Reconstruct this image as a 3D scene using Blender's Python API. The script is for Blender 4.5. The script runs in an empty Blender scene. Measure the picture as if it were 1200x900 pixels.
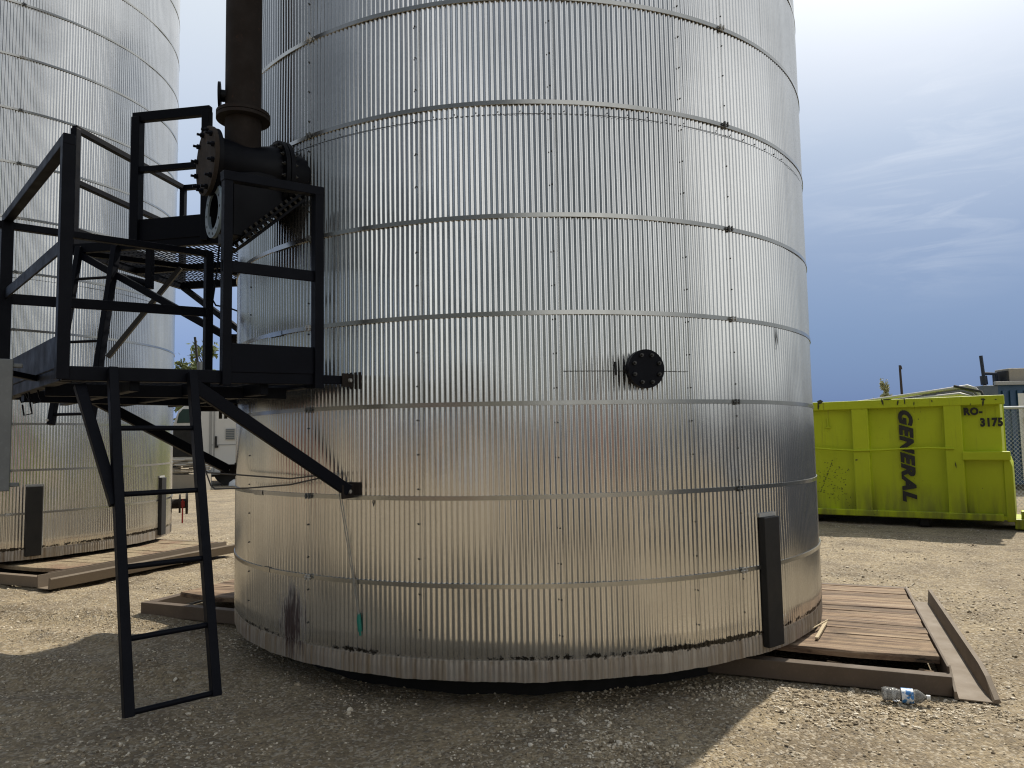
import bpy, math, random
import numpy as np
from mathutils import Vector, Matrix
random.seed(7); rng = np.random.default_rng(7)
sc = bpy.context.scene
col = sc.collection
R = math.radians
V = Vector

# ------------------------------------------------------------------ helpers
class MB:
    """collects shapes; build() links them as ONE mesh object"""
    def __init__(s): s.v = []; s.f = []; s.sm = []
    def add(s, vs, fs, smooth=False):
        b = len(s.v); s.v += [tuple(p) for p in vs]
        for f in fs: s.f.append(tuple(b+i for i in f)); s.sm.append(smooth)
    def box(s, c, size, ax=None):
        c = V(c); X, Y, Z = ax if ax else (V((1,0,0)), V((0,1,0)), V((0,0,1)))
        hx, hy, hz = [k/2 for k in size]
        vs = [c+X*(hx*i)+Y*(hy*j)+Z*(hz*k) for k in (-1,1) for j in (-1,1) for i in (-1,1)]
        s.add(vs, [(0,2,3,1),(4,5,7,6),(0,1,5,4),(2,6,7,3),(0,4,6,2),(1,3,7,5)])
        return s
    def beam(s, p, q, w, h, up=(0,0,1), ext=0.0):
        p, q = V(p), V(q); d = (q-p).normalized(); u = V(up)
        if abs(d.dot(u)) > .98: u = V((.6756,-.737,0))
        x = d.cross(u).normalized(); z = x.cross(d).normalized()
        return s.box((p+q)/2, ((q-p).length+2*ext, w, h), (d, x, z))
    def prism(s, prof, o, ex, ey, ez, length, caps=True):
        """profile (x,y) in ex,ey extruded along ez"""
        o, ex, ey, ez = V(o), V(ex), V(ey), V(ez); n = len(prof)
        vs = [o+ex*a+ey*b for a, b in prof]+[o+ex*a+ey*b+ez*length for a, b in prof]
        fs = [(i, (i+1) % n, n+(i+1) % n, n+i) for i in range(n)]
        if caps: fs += [tuple(range(n))[::-1], tuple(range(n, 2*n))]
        s.add(vs, fs); return s
    def tube(s, pts, r, n=8, smooth=True, caps=True):
        pts = [V(p) for p in pts]; rs = r if isinstance(r, (list, tuple)) else [r]*len(pts)
        vs = []; prev = None
        for i, p in enumerate(pts):
            t = (pts[min(i+1, len(pts)-1)]-pts[max(i-1, 0)]).normalized()
            if prev is None:
                a = V((0,0,1)) if abs(t.z) < .9 else V((1,0,0))
                x = t.cross(a).normalized()
            else: x = (prev-t*prev.dot(t)).normalized()
            prev = x; y = t.cross(x)
            vs += [p+(x*math.cos(2*math.pi*k/n)+y*math.sin(2*math.pi*k/n))*rs[i] for k in range(n)]
        fs = []
        for i in range(len(pts)-1):
            for k in range(n):
                a, b = i*n+k, i*n+(k+1) % n; fs.append((a, b, b+n, a+n))
        s.add(vs, fs, smooth)
        if caps:
            L = (len(pts)-1)*n
            s.add(vs[:n], [tuple(range(n))[::-1]]); s.add(vs[L:L+n], [tuple(range(n))])
        return s
    def cyl(s, p, q, r, n=24, smooth=True): return s.tube([p, q], r, n, smooth)
    def ring(s, c, axis, ro, ri, h, n=32):
        c = V(c); t = V(axis).normalized(); a = V((0,0,1)) if abs(t.z) < .9 else V((1,0,0))
        x = t.cross(a).normalized(); y = t.cross(x)
        prof = [(ro,0),(ro,h),(ri,h),(ri,0)]
        for e in range(4):
            (r0,h0),(r1,h1) = prof[e], prof[(e+1) % 4]; vs = []; fs = []
            for k in range(n):
                d = x*math.cos(2*math.pi*k/n)+y*math.sin(2*math.pi*k/n)
                vs += [c+d*r0+t*h0, c+d*r1+t*h1]
            for k in range(n):
                a_, b_ = 2*k, 2*((k+1) % n); fs.append((a_, a_+1, b_+1, b_))
            s.add(vs, fs, e in (0, 2))
        return s
    def build(s, name, mat, parent=None, org=None, bevel=0.0, world_parent=None):
        o_ = V(org) if org is not None else V((0,0,0))
        me = bpy.data.meshes.new(name)
        me.from_pydata([tuple(V(p)-o_) for p in s.v], [], s.f); me.update()
        me.polygons.foreach_set('use_smooth', s.sm)
        me.materials.append(mat)
        ob = bpy.data.objects.new(name, me); col.objects.link(ob)
        if parent is not None: ob.parent = parent
        else: ob.location = o_
        if bevel:
            m = ob.modifiers.new('bevel', 'BEVEL'); m.width = bevel; m.segments = 2; m.limit_method = 'ANGLE'; m.angle_limit = R(50)
            m.harden_normals = False
        return ob

def npmesh(name, v, f, mat, smooth=True):
    me = bpy.data.meshes.new(name); k = f.shape[1]
    me.vertices.add(len(v)); me.vertices.foreach_set('co', v.astype(np.float32).ravel())
    me.loops.add(f.size); me.loops.foreach_set('vertex_index', f.astype(np.int32).ravel())
    me.polygons.add(len(f)); me.polygons.foreach_set('loop_start', np.arange(0, f.size, k, dtype=np.int32))
    me.polygons.foreach_set('use_smooth', np.full(len(f), smooth))
    me.update(calc_edges=True); me.validate()
    me.materials.append(mat); return me
def link(name, me, parent=None, loc=None):
    o = bpy.data.objects.new(name, me); col.objects.link(o)
    if parent is not None: o.parent = parent
    if loc is not None: o.location = loc
    return o
def thing(name, label, cat, loc, group=None):
    o = bpy.data.objects.new(name, None); col.objects.link(o); o.location = loc
    o.empty_display_size = .2; tag(o, label, cat, group); return o
def tag(o, label, cat, group=None):
    o['label'] = label; o['category'] = cat
    if group: o['group'] = group
    return o
def struct(o, kind='structure'): o['kind'] = kind; return o

# ------------------------------------------------------------------ materials
class NT:
    def __init__(s, name):
        s.m = bpy.data.materials.new(name); s.m.use_nodes = True; s.t = s.m.node_tree; s.n = s.t.nodes
        s.b = s.n['Principled BSDF']; s.tc = s.n.new('ShaderNodeTexCoord')
    def new(s, ty, **kw):
        x = s.n.new(ty)
        for k, v in kw.items(): setattr(x, k, v)
        return x
    def l(s, a, b): s.t.links.new(a, b)
    def vec(s, scale=(1,1,1), src='Object'):
        m = s.new('ShaderNodeMapping'); m.inputs['Scale'].default_value = scale; s.l(s.tc.outputs[src], m.inputs['Vector']); return m.outputs[0]
    def noise(s, scale=5, detail=4, rough=.55, vec=None, dist=0):
        x = s.new('ShaderNodeTexNoise'); x.inputs['Scale'].default_value = scale; x.inputs['Detail'].default_value = detail
        x.inputs['Roughness'].default_value = rough; x.inputs['Distortion'].default_value = dist
        s.l(vec if vec is not None else s.tc.outputs['Object'], x.inputs['Vector']); return x.outputs['Fac']
    def voro(s, scale=5, vec=None, out='Distance', feature='F1'):
        x = s.new('ShaderNodeTexVoronoi'); x.feature = feature; x.inputs['Scale'].default_value = scale
        s.l(vec if vec is not None else s.tc.outputs['Object'], x.inputs['Vector']); return x.outputs[out]
    def ramp(s, fac, stops, interp='LINEAR'):
        x = s.new('ShaderNodeValToRGB'); x.color_ramp.interpolation = interp; e = x.color_ramp.elements
        while len(e) < len(stops): e.new(.5)
        for i, (p, c) in enumerate(stops):
            e[i].position = p; e[i].color = (c, c, c, 1) if isinstance(c, (int, float)) else (*c, 1)
        s.l(fac, x.inputs[0]); return x.outputs[0]
    def mix(s, fac, a, b, mode='MIX'):
        x = s.new('ShaderNodeMix', data_type='RGBA', blend_type=mode)
        for i, v in ((0, fac), (6, a), (7, b)):
            if isinstance(v, (int, float)): x.inputs[i].default_value = v if i == 0 else (v, v, v, 1)
            elif isinstance(v, tuple): x.inputs[i].default_value = (*v, 1)
            else: s.l(v, x.inputs[i])
        return x.outputs[2]
    def math(s, op, a, b=0, c=None):
        x = s.new('ShaderNodeMath', operation=op)
        for i, v in enumerate((a, b) if c is None else (a, b, c)):
            if isinstance(v, (int, float)): x.inputs[i].default_value = v
            else: s.l(v, x.inputs[i])
        return x.outputs[0]
    def rng(s, v, a, b, c=0, d=1):
        x = s.new('ShaderNodeMapRange'); s.l(v, x.inputs[0])
        for i, k in enumerate((a, b, c, d)): x.inputs[i+1].default_value = k
        return x.outputs[0]
    def sep(s, src='Object'):
        x = s.new('ShaderNodeSeparateXYZ'); s.l(s.tc.outputs[src], x.inputs[0]); return x.outputs
    def bump(s, h, strength=.3, dist=.01, prev=None):
        x = s.new('ShaderNodeBump'); x.inputs['Strength'].default_value = strength; x.inputs['Distance'].default_value = dist
        s.l(h, x.inputs['Height'])
        if prev is not None: s.l(prev, x.inputs['Normal'])
        return x.outputs[0]
    def out(s, base=None, rough=None, metal=None, normal=None, **kw):
        for k, v in (('Base Color', base), ('Roughness', rough), ('Metallic', metal), ('Normal', normal)):
            if v is None: continue
            if isinstance(v, (int, float)): s.b.inputs[k].default_value = v
            elif isinstance(v, tuple): s.b.inputs[k].default_value = (*v, 1)
            else: s.l(v, s.b.inputs[k])
        for k, v in kw.items(): s.b.inputs[k].default_value = v
        return s.m

def paint(name, c, rough=.45, var=.25, rust=0.0, metal=0.0, scale=6, rustcol=(.10,.045,.02)):
    k = NT(name)
    n1 = k.noise(scale, 6, .6); n2 = k.noise(scale*9, 3)
    b = k.mix(k.math('MULTIPLY', n1, var), c, tuple(x*.45 for x in c))
    b = k.mix(k.rng(n2, .55, .8, 0, var*.6), b, tuple(min(1, x*1.7+.002) for x in c))
    if rust:
        m = k.rng(k.noise(scale*2.3, 8, .7), .75-rust*.3, .82-rust*.3, 0, 1)
        b = k.mix(m, b, rustcol)
    r = k.rng(n1, .2, .8, rough-.1, rough+.18)
    return k.out(b, r, metal, k.bump(n2, .12, .002))

def mat_galv(name, dirt=True):
    k = NT(name); xyz = k.sep(); z = xyz[2]
    sp = k.voro(55, out='Color'); spg = k.new('ShaderNodeRGBToBW'); k.l(sp, spg.inputs[0])
    streak = k.noise(1, 5, .6, k.vec((9,9,.35)))
    blot = k.noise(1.3, 5, .6)
    g = k.math('MULTIPLY_ADD', spg.outputs[0], .04, .63)
    g = k.math('ADD', g, k.rng(streak, .3, .7, -.05, .05)); g = k.math('ADD', g, k.rng(blot, .3, .7, -.05, .05))
    cc = k.new('ShaderNodeCombineColor'); k.l(g, cc.inputs[0]); k.l(g, cc.inputs[1]); k.l(k.math('MULTIPLY', g, .985), cc.inputs[2])
    base = cc.outputs[0]; metal = 1.0; rough = k.rng(blot, .3, .75, .13, .20)
    if dirt:
        # splash dirt on the skirt, thinning upwards in vertical streaks
        st2 = k.noise(1, 6, .65, k.vec((26,26,1.2)))
        hi = k.math('MULTIPLY_ADD', st2, .30, -.02)
        film = k.rng(k.math('SUBTRACT', z, k.math('MULTIPLY', st2, 1.0)), -.66, -.28, .30, .0)
        skirt = k.math('MULTIPLY', k.rng(z, .112, .135, 1, 0), k.rng(st2, .25, .65, .38, .90))
        d = k.math('MAXIMUM', film, skirt)
        dcol = k.mix(k.noise(9, 6, .7), (.070,.044,.018), (.215,.145,.060))
        dcol = k.mix(k.math('MULTIPLY', k.rng(k.noise(4, 4, .6), .5, .7, 0, .8), k.rng(z, 0, .13, 1, .2)), dcol, (.12,.052,.016))
        base = k.mix(d, base, dcol)
        # tar seeping out of the lap at the skirt
        lap = k.rng(k.math('ABSOLUTE', k.math('SUBTRACT', z, .137)), .006, .034, 1, 0)
        sp1 = k.noise(24, 6, .75)
        tarz = k.rng(k.noise(1.15, 3, .5), .36, .60, .04, .36)
        tar = k.rng(k.math('ADD', sp1, k.math('MULTIPLY', lap, tarz)), .69, .735, 0, 1)
        tar = k.math('MULTIPLY', tar, k.rng(z, .22, .36, 1, 0))
        base = k.mix(tar, base, (.012,.010,.008))
        metal = k.math('SUBTRACT', .94, k.math('MULTIPLY', k.math('MAXIMUM', k.math('MULTIPLY', d, .92), tar), .94))
        rough = k.mix(d, rough, .62)
    return k, base, rough, metal
def galv_shell():
    k, base, rough, metal = mat_galv('galvanised corrugated')
    # rust stain low on the left, purple brown, drawn out vertically
    x = k.new('ShaderNodeVectorMath', operation='SUBTRACT'); k.l(k.tc.outputs['Object'], x.inputs[0]); x.inputs[1].default_value = (-1.598,-1.974,.245)
    sc_ = k.new('ShaderNodeVectorMath', operation='MULTIPLY'); k.l(x.outputs[0], sc_.inputs[0]); sc_.inputs[1].default_value = (7.8,7.8,5.0)
    ln = k.new('ShaderNodeVectorMath', operation='LENGTH'); k.l(sc_.outputs[0], ln.inputs[0])
    st = k.noise(1, 5, .7, k.vec((60,60,6)))
    m = k.rng(k.math('ADD', ln.outputs['Value'], k.math('ADD', k.rng(st, .3, .7, -.55, .55), k.rng(k.noise(1, 4, .7, k.vec((150,150,3))), .35, .65, -.35, .35))), .55, 1.30, .96, 0)
    base = k.mix(m, base, k.mix(st, (.012,.005,.007), (.055,.024,.024)))
    metal = k.math('MULTIPLY', metal, k.math('SUBTRACT', 1, m))
    fine = k.noise(140, 2)
    return k.out(base, k.mix(m, rough, .7), metal, k.bump(k.noise(7, 3), .02, .004))
M = {}
M['shell'] = galv_shell()
k, b, r, m = mat_galv('galvanised band', False); M['band'] = k.out(k.mix(1.0, b, (.62,.62,.60), 'MULTIPLY'), .24, .92, k.bump(k.noise(6, 3), .12, .004))
M['galv'] = paint('galvanised grey', (.16,.17,.175), .5, .4, 0, .3)
M['black'] = paint('black paint', (.0042,.0052,.0095), .45, .6, .10, rustcol=(.030,.022,.017), scale=9); M['black'].node_tree.nodes['Principled BSDF'].inputs['Specular IOR Level'].default_value = .10
M['blackpipe'] = paint('black pipe paint', (.0036,.0040,.0064), .42, .5, .2, rustcol=(.014,.008,.006)); M['blackpipe'].node_tree.nodes['Principled BSDF'].inputs['Specular IOR Level'].default_value = .12
M['rust'] = paint('rusty pipe', (.013,.0075,.005), .85, .7, .5, rustcol=(.034,.014,.007))
M['rustplate'] = paint('rusted cover', (.034,.025,.019), .9, .7, .6, rustcol=(.062,.041,.026), scale=9)
M['paleblue'] = paint('primed flange', (.20,.26,.31), .5, .3)
M['bolt'] = paint('bolt steel', (.06,.06,.06), .4, .3, 0, .7)
M['brightbolt'] = paint('zinc bolt', (.62,.62,.60), .3, .2, 0, .6)
M['screw'] = paint('dark screw', (.07,.07,.065), .45, .4, .2, .4)
M['tar'] = paint('lug black', (.009,.009,.009), .6, .6, .15, rustcol=(.05,.04,.03))
M['shadeblack'] = paint('under-tank shade black', (.006,.006,.006), .8, .4)  # black of the drum that stands in for shade under the tank
M['caulk'] = paint('grey sealant', (.45,.45,.43), .6, .3)
M['brown'] = paint('skid steel brown', (.125,.092,.066), .75, .5, .32, rustcol=(.17,.095,.055), scale=5)
M['tan'] = paint('skid steel tan', (.21,.165,.12), .7, .4, .3, rustcol=(.14,.085,.05), scale=5)
M['lime'] = None
M['white'] = paint('white panel', (.68,.69,.68), .5, .12)
M['white2'] = paint('white enamel', (.72,.73,.72), .3, .08)
M['greyp'] = paint('grey panel', (.35,.36,.36), .5, .2)
M['dark'] = paint('dark rubber', (.018,.018,.018), .7, .4)
M['shedw'] = paint('shed cladding', (.17,.20,.25), .6, .2); M['redbox'] = paint('container red', (.17,.07,.055), .6, .4, .1)
M['red'] = paint('red valve', (.42,.022,.018), .45, .3)
M['blue'] = paint('blue container', (.022,.075,.16), .5, .45, .15, rustcol=(.05,.04,.03))
M['bluegrey'] = paint('blue grey fitting', (.10,.13,.16), .6, .4, .1)
M['stackblue'] = paint('stack navy', (.012,.022,.045), .5, .4)
M['beigebox'] = paint('beige box', (.35,.32,.27), .6, .3)
M['cable'] = paint('cable', (.10,.09,.08), .6, .3)
M['cord'] = paint('steel cord', (.30,.29,.26), .5, .3)
M['teal'] = paint('teal grip', (.015,.20,.15), .5, .3)
M['ink'] = paint('stencil black', (.014,.014,.012), .6, .3)
M['tube'] = paint('pale tubes', (.52,.50,.50), .5, .35, .1)
M['tubegrey'] = paint('grey tubes', (.17,.17,.18), .5, .4, .1)
M['chain'] = paint('zinc wire', (.50,.53,.55), .5, .2, 0, .3)
M['banner'] = paint('banner white', (.74,.73,.71), .6, .12)
M['bannerred'] = paint('banner red brown', (.36,.10,.06), .6, .3)
M['poles'] = paint('pole wood', (.06,.05,.045), .8, .3)
M['bark'] = paint('bark', (.11,.085,.06), .9, .4)

def glassy(name, c, rough=.06):
    k = NT(name); return k.out(c, rough)
M['cabglass'] = glassy('cab glass', (.02,.05,.045), .08)

def lime():
    k = NT('lime paint'); z = k.sep()[2]
    n1 = k.noise(1.6, 6, .6); n2 = k.noise(26, 5, .7); n3 = k.noise(1, 5, .65, k.vec((5,5,.8)))
    b = k.mix(k.rng(n1, .3, .7, 0, .55), (.53,.62,.011), (.43,.52,.010))
    b = k.mix(k.rng(n3, .56, .8, 0, .35), b, (.24,.27,.03))
    grime = k.math('MULTIPLY', k.rng(z, .75, .12, 0, 1), k.rng(n3, .38, .62, 0, .85))
    b = k.mix(grime, b, (.145,.14,.035))
    runs = k.math('MULTIPLY', k.rng(k.noise(1, 4, .6, k.vec((14,14,.5))), .60, .70, 0, .7), k.rng(z, 1.3, 2.15, 0, 1))
    b = k.mix(runs, b, (.11,.075,.02))
    chips = k.rng(k.math('ADD', n2, k.rng(n1, .3, .7, -.08, .08)), .70, .72, 0, 1)
    b = k.mix(chips, b, (.035,.035,.015))
    return k.out(b, k.rng(n1, .3, .7, .42, .6), 0.0, k.bump(k.noise(3.5, 4), .35, .02, k.bump(n2, .12, .003)))
M['lime'] = lime()
def scuff():
    k = NT('scuffed black'); return k.out(k.mix(k.noise(30, 4), (.02,.02,.01), (.08,.09,.02)), .7)
M['scuff'] = scuff()

def wood():
    k = NT('weathered plank'); 
    g = k.noise(1, 8, .7, k.vec((1.2,22,22), 'Generated'))
    v = k.vec((1,1,1), 'Object')
    rot = k.new('ShaderNodeMapping'); rot.vector_type = 'TEXTURE'; rot.inputs['Rotation'].default_value = (0,0,R(-22.6)); k.l(k.tc.outputs['Object'], rot.inputs['Vector'])
    st = k.new('ShaderNodeMapping'); st.inputs['Scale'].default_value = (1.1,26,8); k.l(rot.outputs[0], st.inputs['Vector'])
    g = k.noise(1, 8, .72, st.outputs[0], .3)
    big = k.noise(1.7, 5, .6)
    b = k.ramp(g, [(.34,(.028,.019,.014)), (.43,(.17,.115,.078)), (.54,(.32,.235,.16)), (.70,(.50,.41,.30))])
    b = k.mix(k.rng(big, .48, .68, 0, .6), b, (.36,.28,.18)); b = k.mix(k.rng(k.noise(3.1, 6, .7), .52, .70, 0, .75), b, (.10,.07,.05))
    pl = k.new('ShaderNodeMapping'); pl.inputs['Scale'].default_value = (.12,5.2,.0); k.l(rot.outputs[0], pl.inputs['Vector'])
    b = k.mix(1.0, b, k.ramp(k.noise(1, 2, .5, pl.outputs[0]), [(.35,(.50,.46,.42)), (.5,(.86,.78,.70)), (.65,(.98,.97,.95))]), 'MULTIPLY')
    crack = k.rng(g, .35, .40, 1, 0)
    b = k.mix(crack, b, (.02,.015,.01))
    return k.out(b, .85, 0.0, k.bump(g, .9, .012))
M['wood'] = wood()
def sandwood():
    k = NT('gravelly plank'); a = k.noise(2.2, 6, .6); f_ = k.noise(30, 5, .7)
    b = k.mix(k.rng(a, .45, .65), (.36,.29,.185), (.25,.155,.10)); b = k.mix(k.rng(f_, .45, .7, 0, .7), b, (.14,.105,.065))
    return k.out(b, .9, 0.0, k.bump(f_, 1.0, .02))
M['sandwood'] = sandwood()

def gravel_ground():
    k = NT('gravel yard')
    big = k.noise(.32, 5, .6); mid = k.noise(1.9, 6, .65); fine = k.noise(23, 5, .7)
    vw = k.voro(62, out='Color'); vb = k.new('ShaderNodeRGBToBW'); k.l(vw, vb.inputs[0])
    vd = k.voro(62); vd2 = k.voro(24); vw2 = k.voro(24, out='Color'); vb2 = k.new('ShaderNodeRGBToBW'); k.l(vw2, vb2.inputs[0])
    b = k.mix(k.rng(big, .36, .66), (.31,.242,.145), (.40,.318,.198))
    pat = k.noise(.85, 6, .62, None, .6); pat2 = k.noise(1.3, 5, .6, k.vec((.55,1.5,1)), .4)
    b = k.mix(k.rng(pat, .52, .66, 0, .75), b, (.15,.113,.068))
    b = k.mix(k.rng(pat2, .54, .70, 0, .7), b, (.43,.35,.225))
    b = k.mix(k.rng(mid, .42, .66, 0, .85), b, (.165,.125,.078))
    b = k.mix(k.rng(fine, .42, .66, 0, .75), b, (.125,.096,.062))
    st = k.rng(vb.outputs[0], .62, .8, 0, .55)
    b = k.mix(st, b, (.52,.46,.365))
    b = k.mix(k.rng(vb.outputs[0], .30, .16, 0, .6), b, (.13,.11,.085))
    b = k.mix(k.math('MULTIPLY', k.rng(vb2.outputs[0], .70, .76, 0, .7), k.rng(vd2, .25, .4, 1, 0)), b, (.44,.39,.31))
    h = k.math('ADD', k.math('MULTIPLY', k.rng(vd, 0, .5, 1, 0), .5), k.math('MULTIPLY', fine, .9))
    h2 = k.math('MULTIPLY', k.rng(vd2, 0, .45, 1, 0), k.rng(vb2.outputs[0], .5, .8))
    n = k.bump(mid, .6, .06, k.bump(h2, .7, .018, k.bump(h, 1.0, .014)))
    return k.out(b, .92, 0.0, n)
M['ground'] = gravel_ground()
def stones_mat():
    k = NT('gravel stones'); oi = k.voro(31, out='Color'); bw = k.new('ShaderNodeRGBToBW'); k.l(oi, bw.inputs[0])
    b = k.ramp(bw.outputs[0], [(.15,(.15,.116,.074)), (.36,(.33,.262,.17)), (.58,(.50,.42,.30)), (.8,(.72,.65,.53))])
    return k.out(b, .85, 0.0, k.bump(k.noise(60, 3), .3, .004))
M['stones'] = stones_mat()
def leafmat(name, a, b_):
    k = NT(name); return k.out(k.mix(k.noise(.9, 3), a, b_), .6)
M['leaf'] = leafmat('leaf', (.10,.13,.045), (.20,.24,.09))
M['leaf2'] = leafmat('pale leaf', (.34,.36,.17), (.46,.47,.27))

# ------------------------------------------------------------------ camera
f, pitch, roll = 867.114, R(4.32325), R(-1.05007)
F = V((0, math.cos(pitch), math.sin(pitch))); U0 = V((0, -math.sin(pitch), math.cos(pitch))); X0 = V((1,0,0))
Rt = X0*math.cos(roll)+U0*math.sin(roll); Up = -X0*math.sin(roll)+U0*math.cos(roll)
CAMP = V((0,0,1.6))
cam = bpy.data.cameras.new('camera'); cam.sensor_width = 36; cam.lens = 36*f/1200; cam.clip_end = 3000; cam.clip_start = .05
co = bpy.data.objects.new('camera', cam); col.objects.link(co)
m4 = Matrix((( Rt.x, Up.x, -F.x, CAMP.x), (Rt.y, Up.y, -F.y, CAMP.y), (Rt.z, Up.z, -F.z, CAMP.z), (0,0,0,1)))
co.matrix_world = m4; sc.camera = co

# ------------------------------------------------------------------ tanks
TR = 2.54; NC = 468
SEAMS = [-143.7+19.4*i for i in range(-4, 15)]
BANDS = [.554, 1.078, 1.642, 2.19, 2.797, 3.512, 4.192, 4.88, 5.56, 6.25, 6.94, 7.63, 8.32, 9.0]
TOP = 9.2
def wob(th, z):
    s = 0.0
    for i in range(9):
        a = wob.k[i]; s = s+a[0]*np.sin(a[1]*th+a[2]*z+a[3])
    return s
wob.k = [(rng.uniform(.4,1)*.0011, rng.integers(4,30), rng.uniform(-6,6), rng.uniform(0,6.28)) for _ in range(9)]
def radius(th, z):
    deg = np.degrees(th)
    sheet = np.zeros_like(th)
    offs = rng2.uniform(-.0012, .0012, 400)
    edges = np.array(sorted([((s+180) % 360)-180 for s in SEAMS]+[-57.6]))
    idx = np.searchsorted(edges, deg)
    row = np.searchsorted(np.array([.137, 3.44]), z)
    sheet = offs[(idx*3+row) % 400]
    a = .0040
    corr = a*np.sin(NC*th)
    # inside a sheet the crest is a touch flatter at its lapped edge
    return TR+corr+sheet+wob(th, z)
rng2 = np.random.default_rng(3)
zs = [0, .02, .05, .09, .117, .122, .128, .133]+list(np.arange(.14, 5.2, .105))+list(np.arange(5.35, TOP-.02, .3))+[TOP]
zs = np.array(zs); ths = np.linspace(-np.pi, np.pi, NC*10, endpoint=False)
TH, ZZ = np.meshgrid(ths, zs)
rng2 = np.random.default_rng(3)
RR = radius(TH, ZZ)
low = np.where(ZZ < .125, 1.0, 0.0)
RR = RR-np.where((ZZ > .116) & (ZZ < .134), .005, 0)-low*(.22+.45*np.clip((.09-ZZ)/.09, 0, 1))*(.004*np.sin(NC*TH))
RR = RR+low*(.0018*np.sin(41*TH+9*ZZ)*np.sin(17*TH)-.003)
# hand-sized dents
for _ in range(26):
    a0 = R(rng.uniform(-160,-20)); z0 = rng.uniform(.2, 5); w = rng.uniform(.04,.12)
    RR -= rng.uniform(.002,.006)*np.exp(-(((TH-a0)*TR)**2+((ZZ-z0)*.7)**2)/w**2)
vv = np.stack([RR*np.cos(TH), RR*np.sin(TH), ZZ+np.where(ZZ == 0, .0035*np.sin(29*TH)*np.sin(11*TH)+.0015*np.sin(131*TH)*np.sin(23*TH), 0)], -1).reshape(-1, 3)
nr, ncol = len(zs), len(ths)
i0 = np.arange(nr-1)[:, None]*ncol+np.arange(ncol)[None]; i1 = np.arange(nr-1)[:, None]*ncol+(np.arange(ncol)+1)[None] % ncol
quads = np.stack([i0, i1, i1+ncol, i0+ncol], -1).reshape(-1, 4)
shell_me = npmesh('shell', vv, quads, M['shell'])

TANK = V((.099, 7.0, .18)); TANK2 = V((-7.77, 10.85, .26))
tank = thing('storage_tank', 'large silver corrugated tank in the middle of the yard with a round black bolted cover', 'tank', TANK, 'twin corrugated tanks')
shell = link('shell', shell_me, tank)
def P(az, r, z): a = R(az); return V((r*math.cos(a), r*math.sin(a), z))
def bandring(z, h=.027, r=TR+.0055, t=.004, n=300, seed=0):
    mb = MB(); rr = random.Random(seed); ph = rr.random()*6
    ringv = []
    for k in range(n):
        a = 2*math.pi*k/n; dr = .0012*math.sin(9*a+ph)+.0008*math.sin(23*a+2*ph); dz = .003*math.sin(5*a+ph)
        ringv.append((a, r+dr, z+dz))
    prof = [(t,-h/2),(t,h/2),(-.004,h/2),(-.004,-h/2)]
    for e in range(3):
        (r0,h0),(r1,h1) = prof[e], prof[e+1] if e < 3 else prof[0]; vs = []; fs = []
        for a, q, zz in ringv:
            vs += [(math.cos(a)*(q+r0), math.sin(a)*(q+r0), zz+h0), (math.cos(a)*(q+r1), math.sin(a)*(q+r1), zz+h1)]
        for k in range(n):
            a, b = 2*k, 2*((k+1) % n); fs.append((a, b, b+1, a+1))
        mb.add(vs, fs, True)
    vs = []; fs = []
    for a, q, zz in ringv: vs += [(math.cos(a)*(q-.004), math.sin(a)*(q-.004), zz-h/2), (math.cos(a)*(q+t), math.sin(a)*(q+t), zz-h/2)]
    for k in range(n): a, b = 2*k, 2*((k+1) % n); fs.append((a, b, b+1, a+1))
    mb.add(vs, fs, True)
    return mb
shared = []          # parts the twin tank repeats
shared.append(shell)
for i, z in enumerate(BANDS):
    b = bandring(z, seed=i).build('band', M['band'], tank); shared.append(b)
    for az in (-124.5, -57.6):
        n = P(az, 1, 0); t = V((-n.y, n.x, 0))
        c = P(az, TR+.012, z)
        mb = MB().box(c, (.006, .02, .036), (n, t, V((0,0,1)))); mb.box(c+n*.012+t*.014, (.014, .005, .034), (n, t, V((0,0,1)))); mb.box(c+n*.012-t*.014, (.014, .005, .034), (n, t, V((0,0,1))))
        mb.cyl(c+n*.010-t*.03, c+n*.010+t*.03, .004, 8)
        cl = mb.build('clamp', M['galv'] if i % 3 else M['brightbolt'], b); shared.append(cl)
# short loose overlaps of strapping that catch the light
for az, z, w in ((-139, BANDS[1], 3.2), (-133.5, BANDS[3], 4.0), (-131, BANDS[4], 6.5), (-136.0, BANDS[0], 2.5)):
    n = P(az, 1, 0); t = V((-n.y, n.x, 0)); mb = MB()
    vs = []; fs = []
    for k in range(9):
        a = az+w*(k/8-.5); q = TR+.0125
        vs += [P(a, q, z-.017), P(a, q, z+.017)]
    for k in range(8): fs.append((2*k, 2*k+2, 2*k+3, 2*k+1))
    mb.add(vs, fs, True); mb.build('strap_end', M['band'], shared[1])
# lap joint under the third band up from the cover
lap = MB(); vs = []; fs = []
for kk in range(400):
    a = 2*math.pi*kk/400; vs += [(math.cos(a)*(TR+.004), math.sin(a)*(TR+.004), 3.437), (math.cos(a)*(TR+.0045), math.sin(a)*(TR+.0045), 3.441)]
for kk in range(400): a, b = 2*kk, 2*((kk+1) % 400); fs.append((a, b, b+1, a+1))
lap.add(vs, fs, True); shared.append(lap.build('sheet_lap', M['bolt'], tank))
# vertical seams: a thin dark lap edge
for az in [s for s in SEAMS if -165 < s < -20]+[-57.6]:
    n = P(az, 1, 0); mb = MB(); vs = []; fs = []
    for j, z in enumerate(np.arange(.15, TOP, .25)):
        vs += [P(az-.02, TR+.0054, z), P(az+.03, TR+.0056, z)]
        if j: fs.append((2*j-2, 2*j-1, 2*j+1, 2*j))
    mb.add(vs, fs); shared.append(mb.build('sheet_seam', M['band'], tank))
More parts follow.
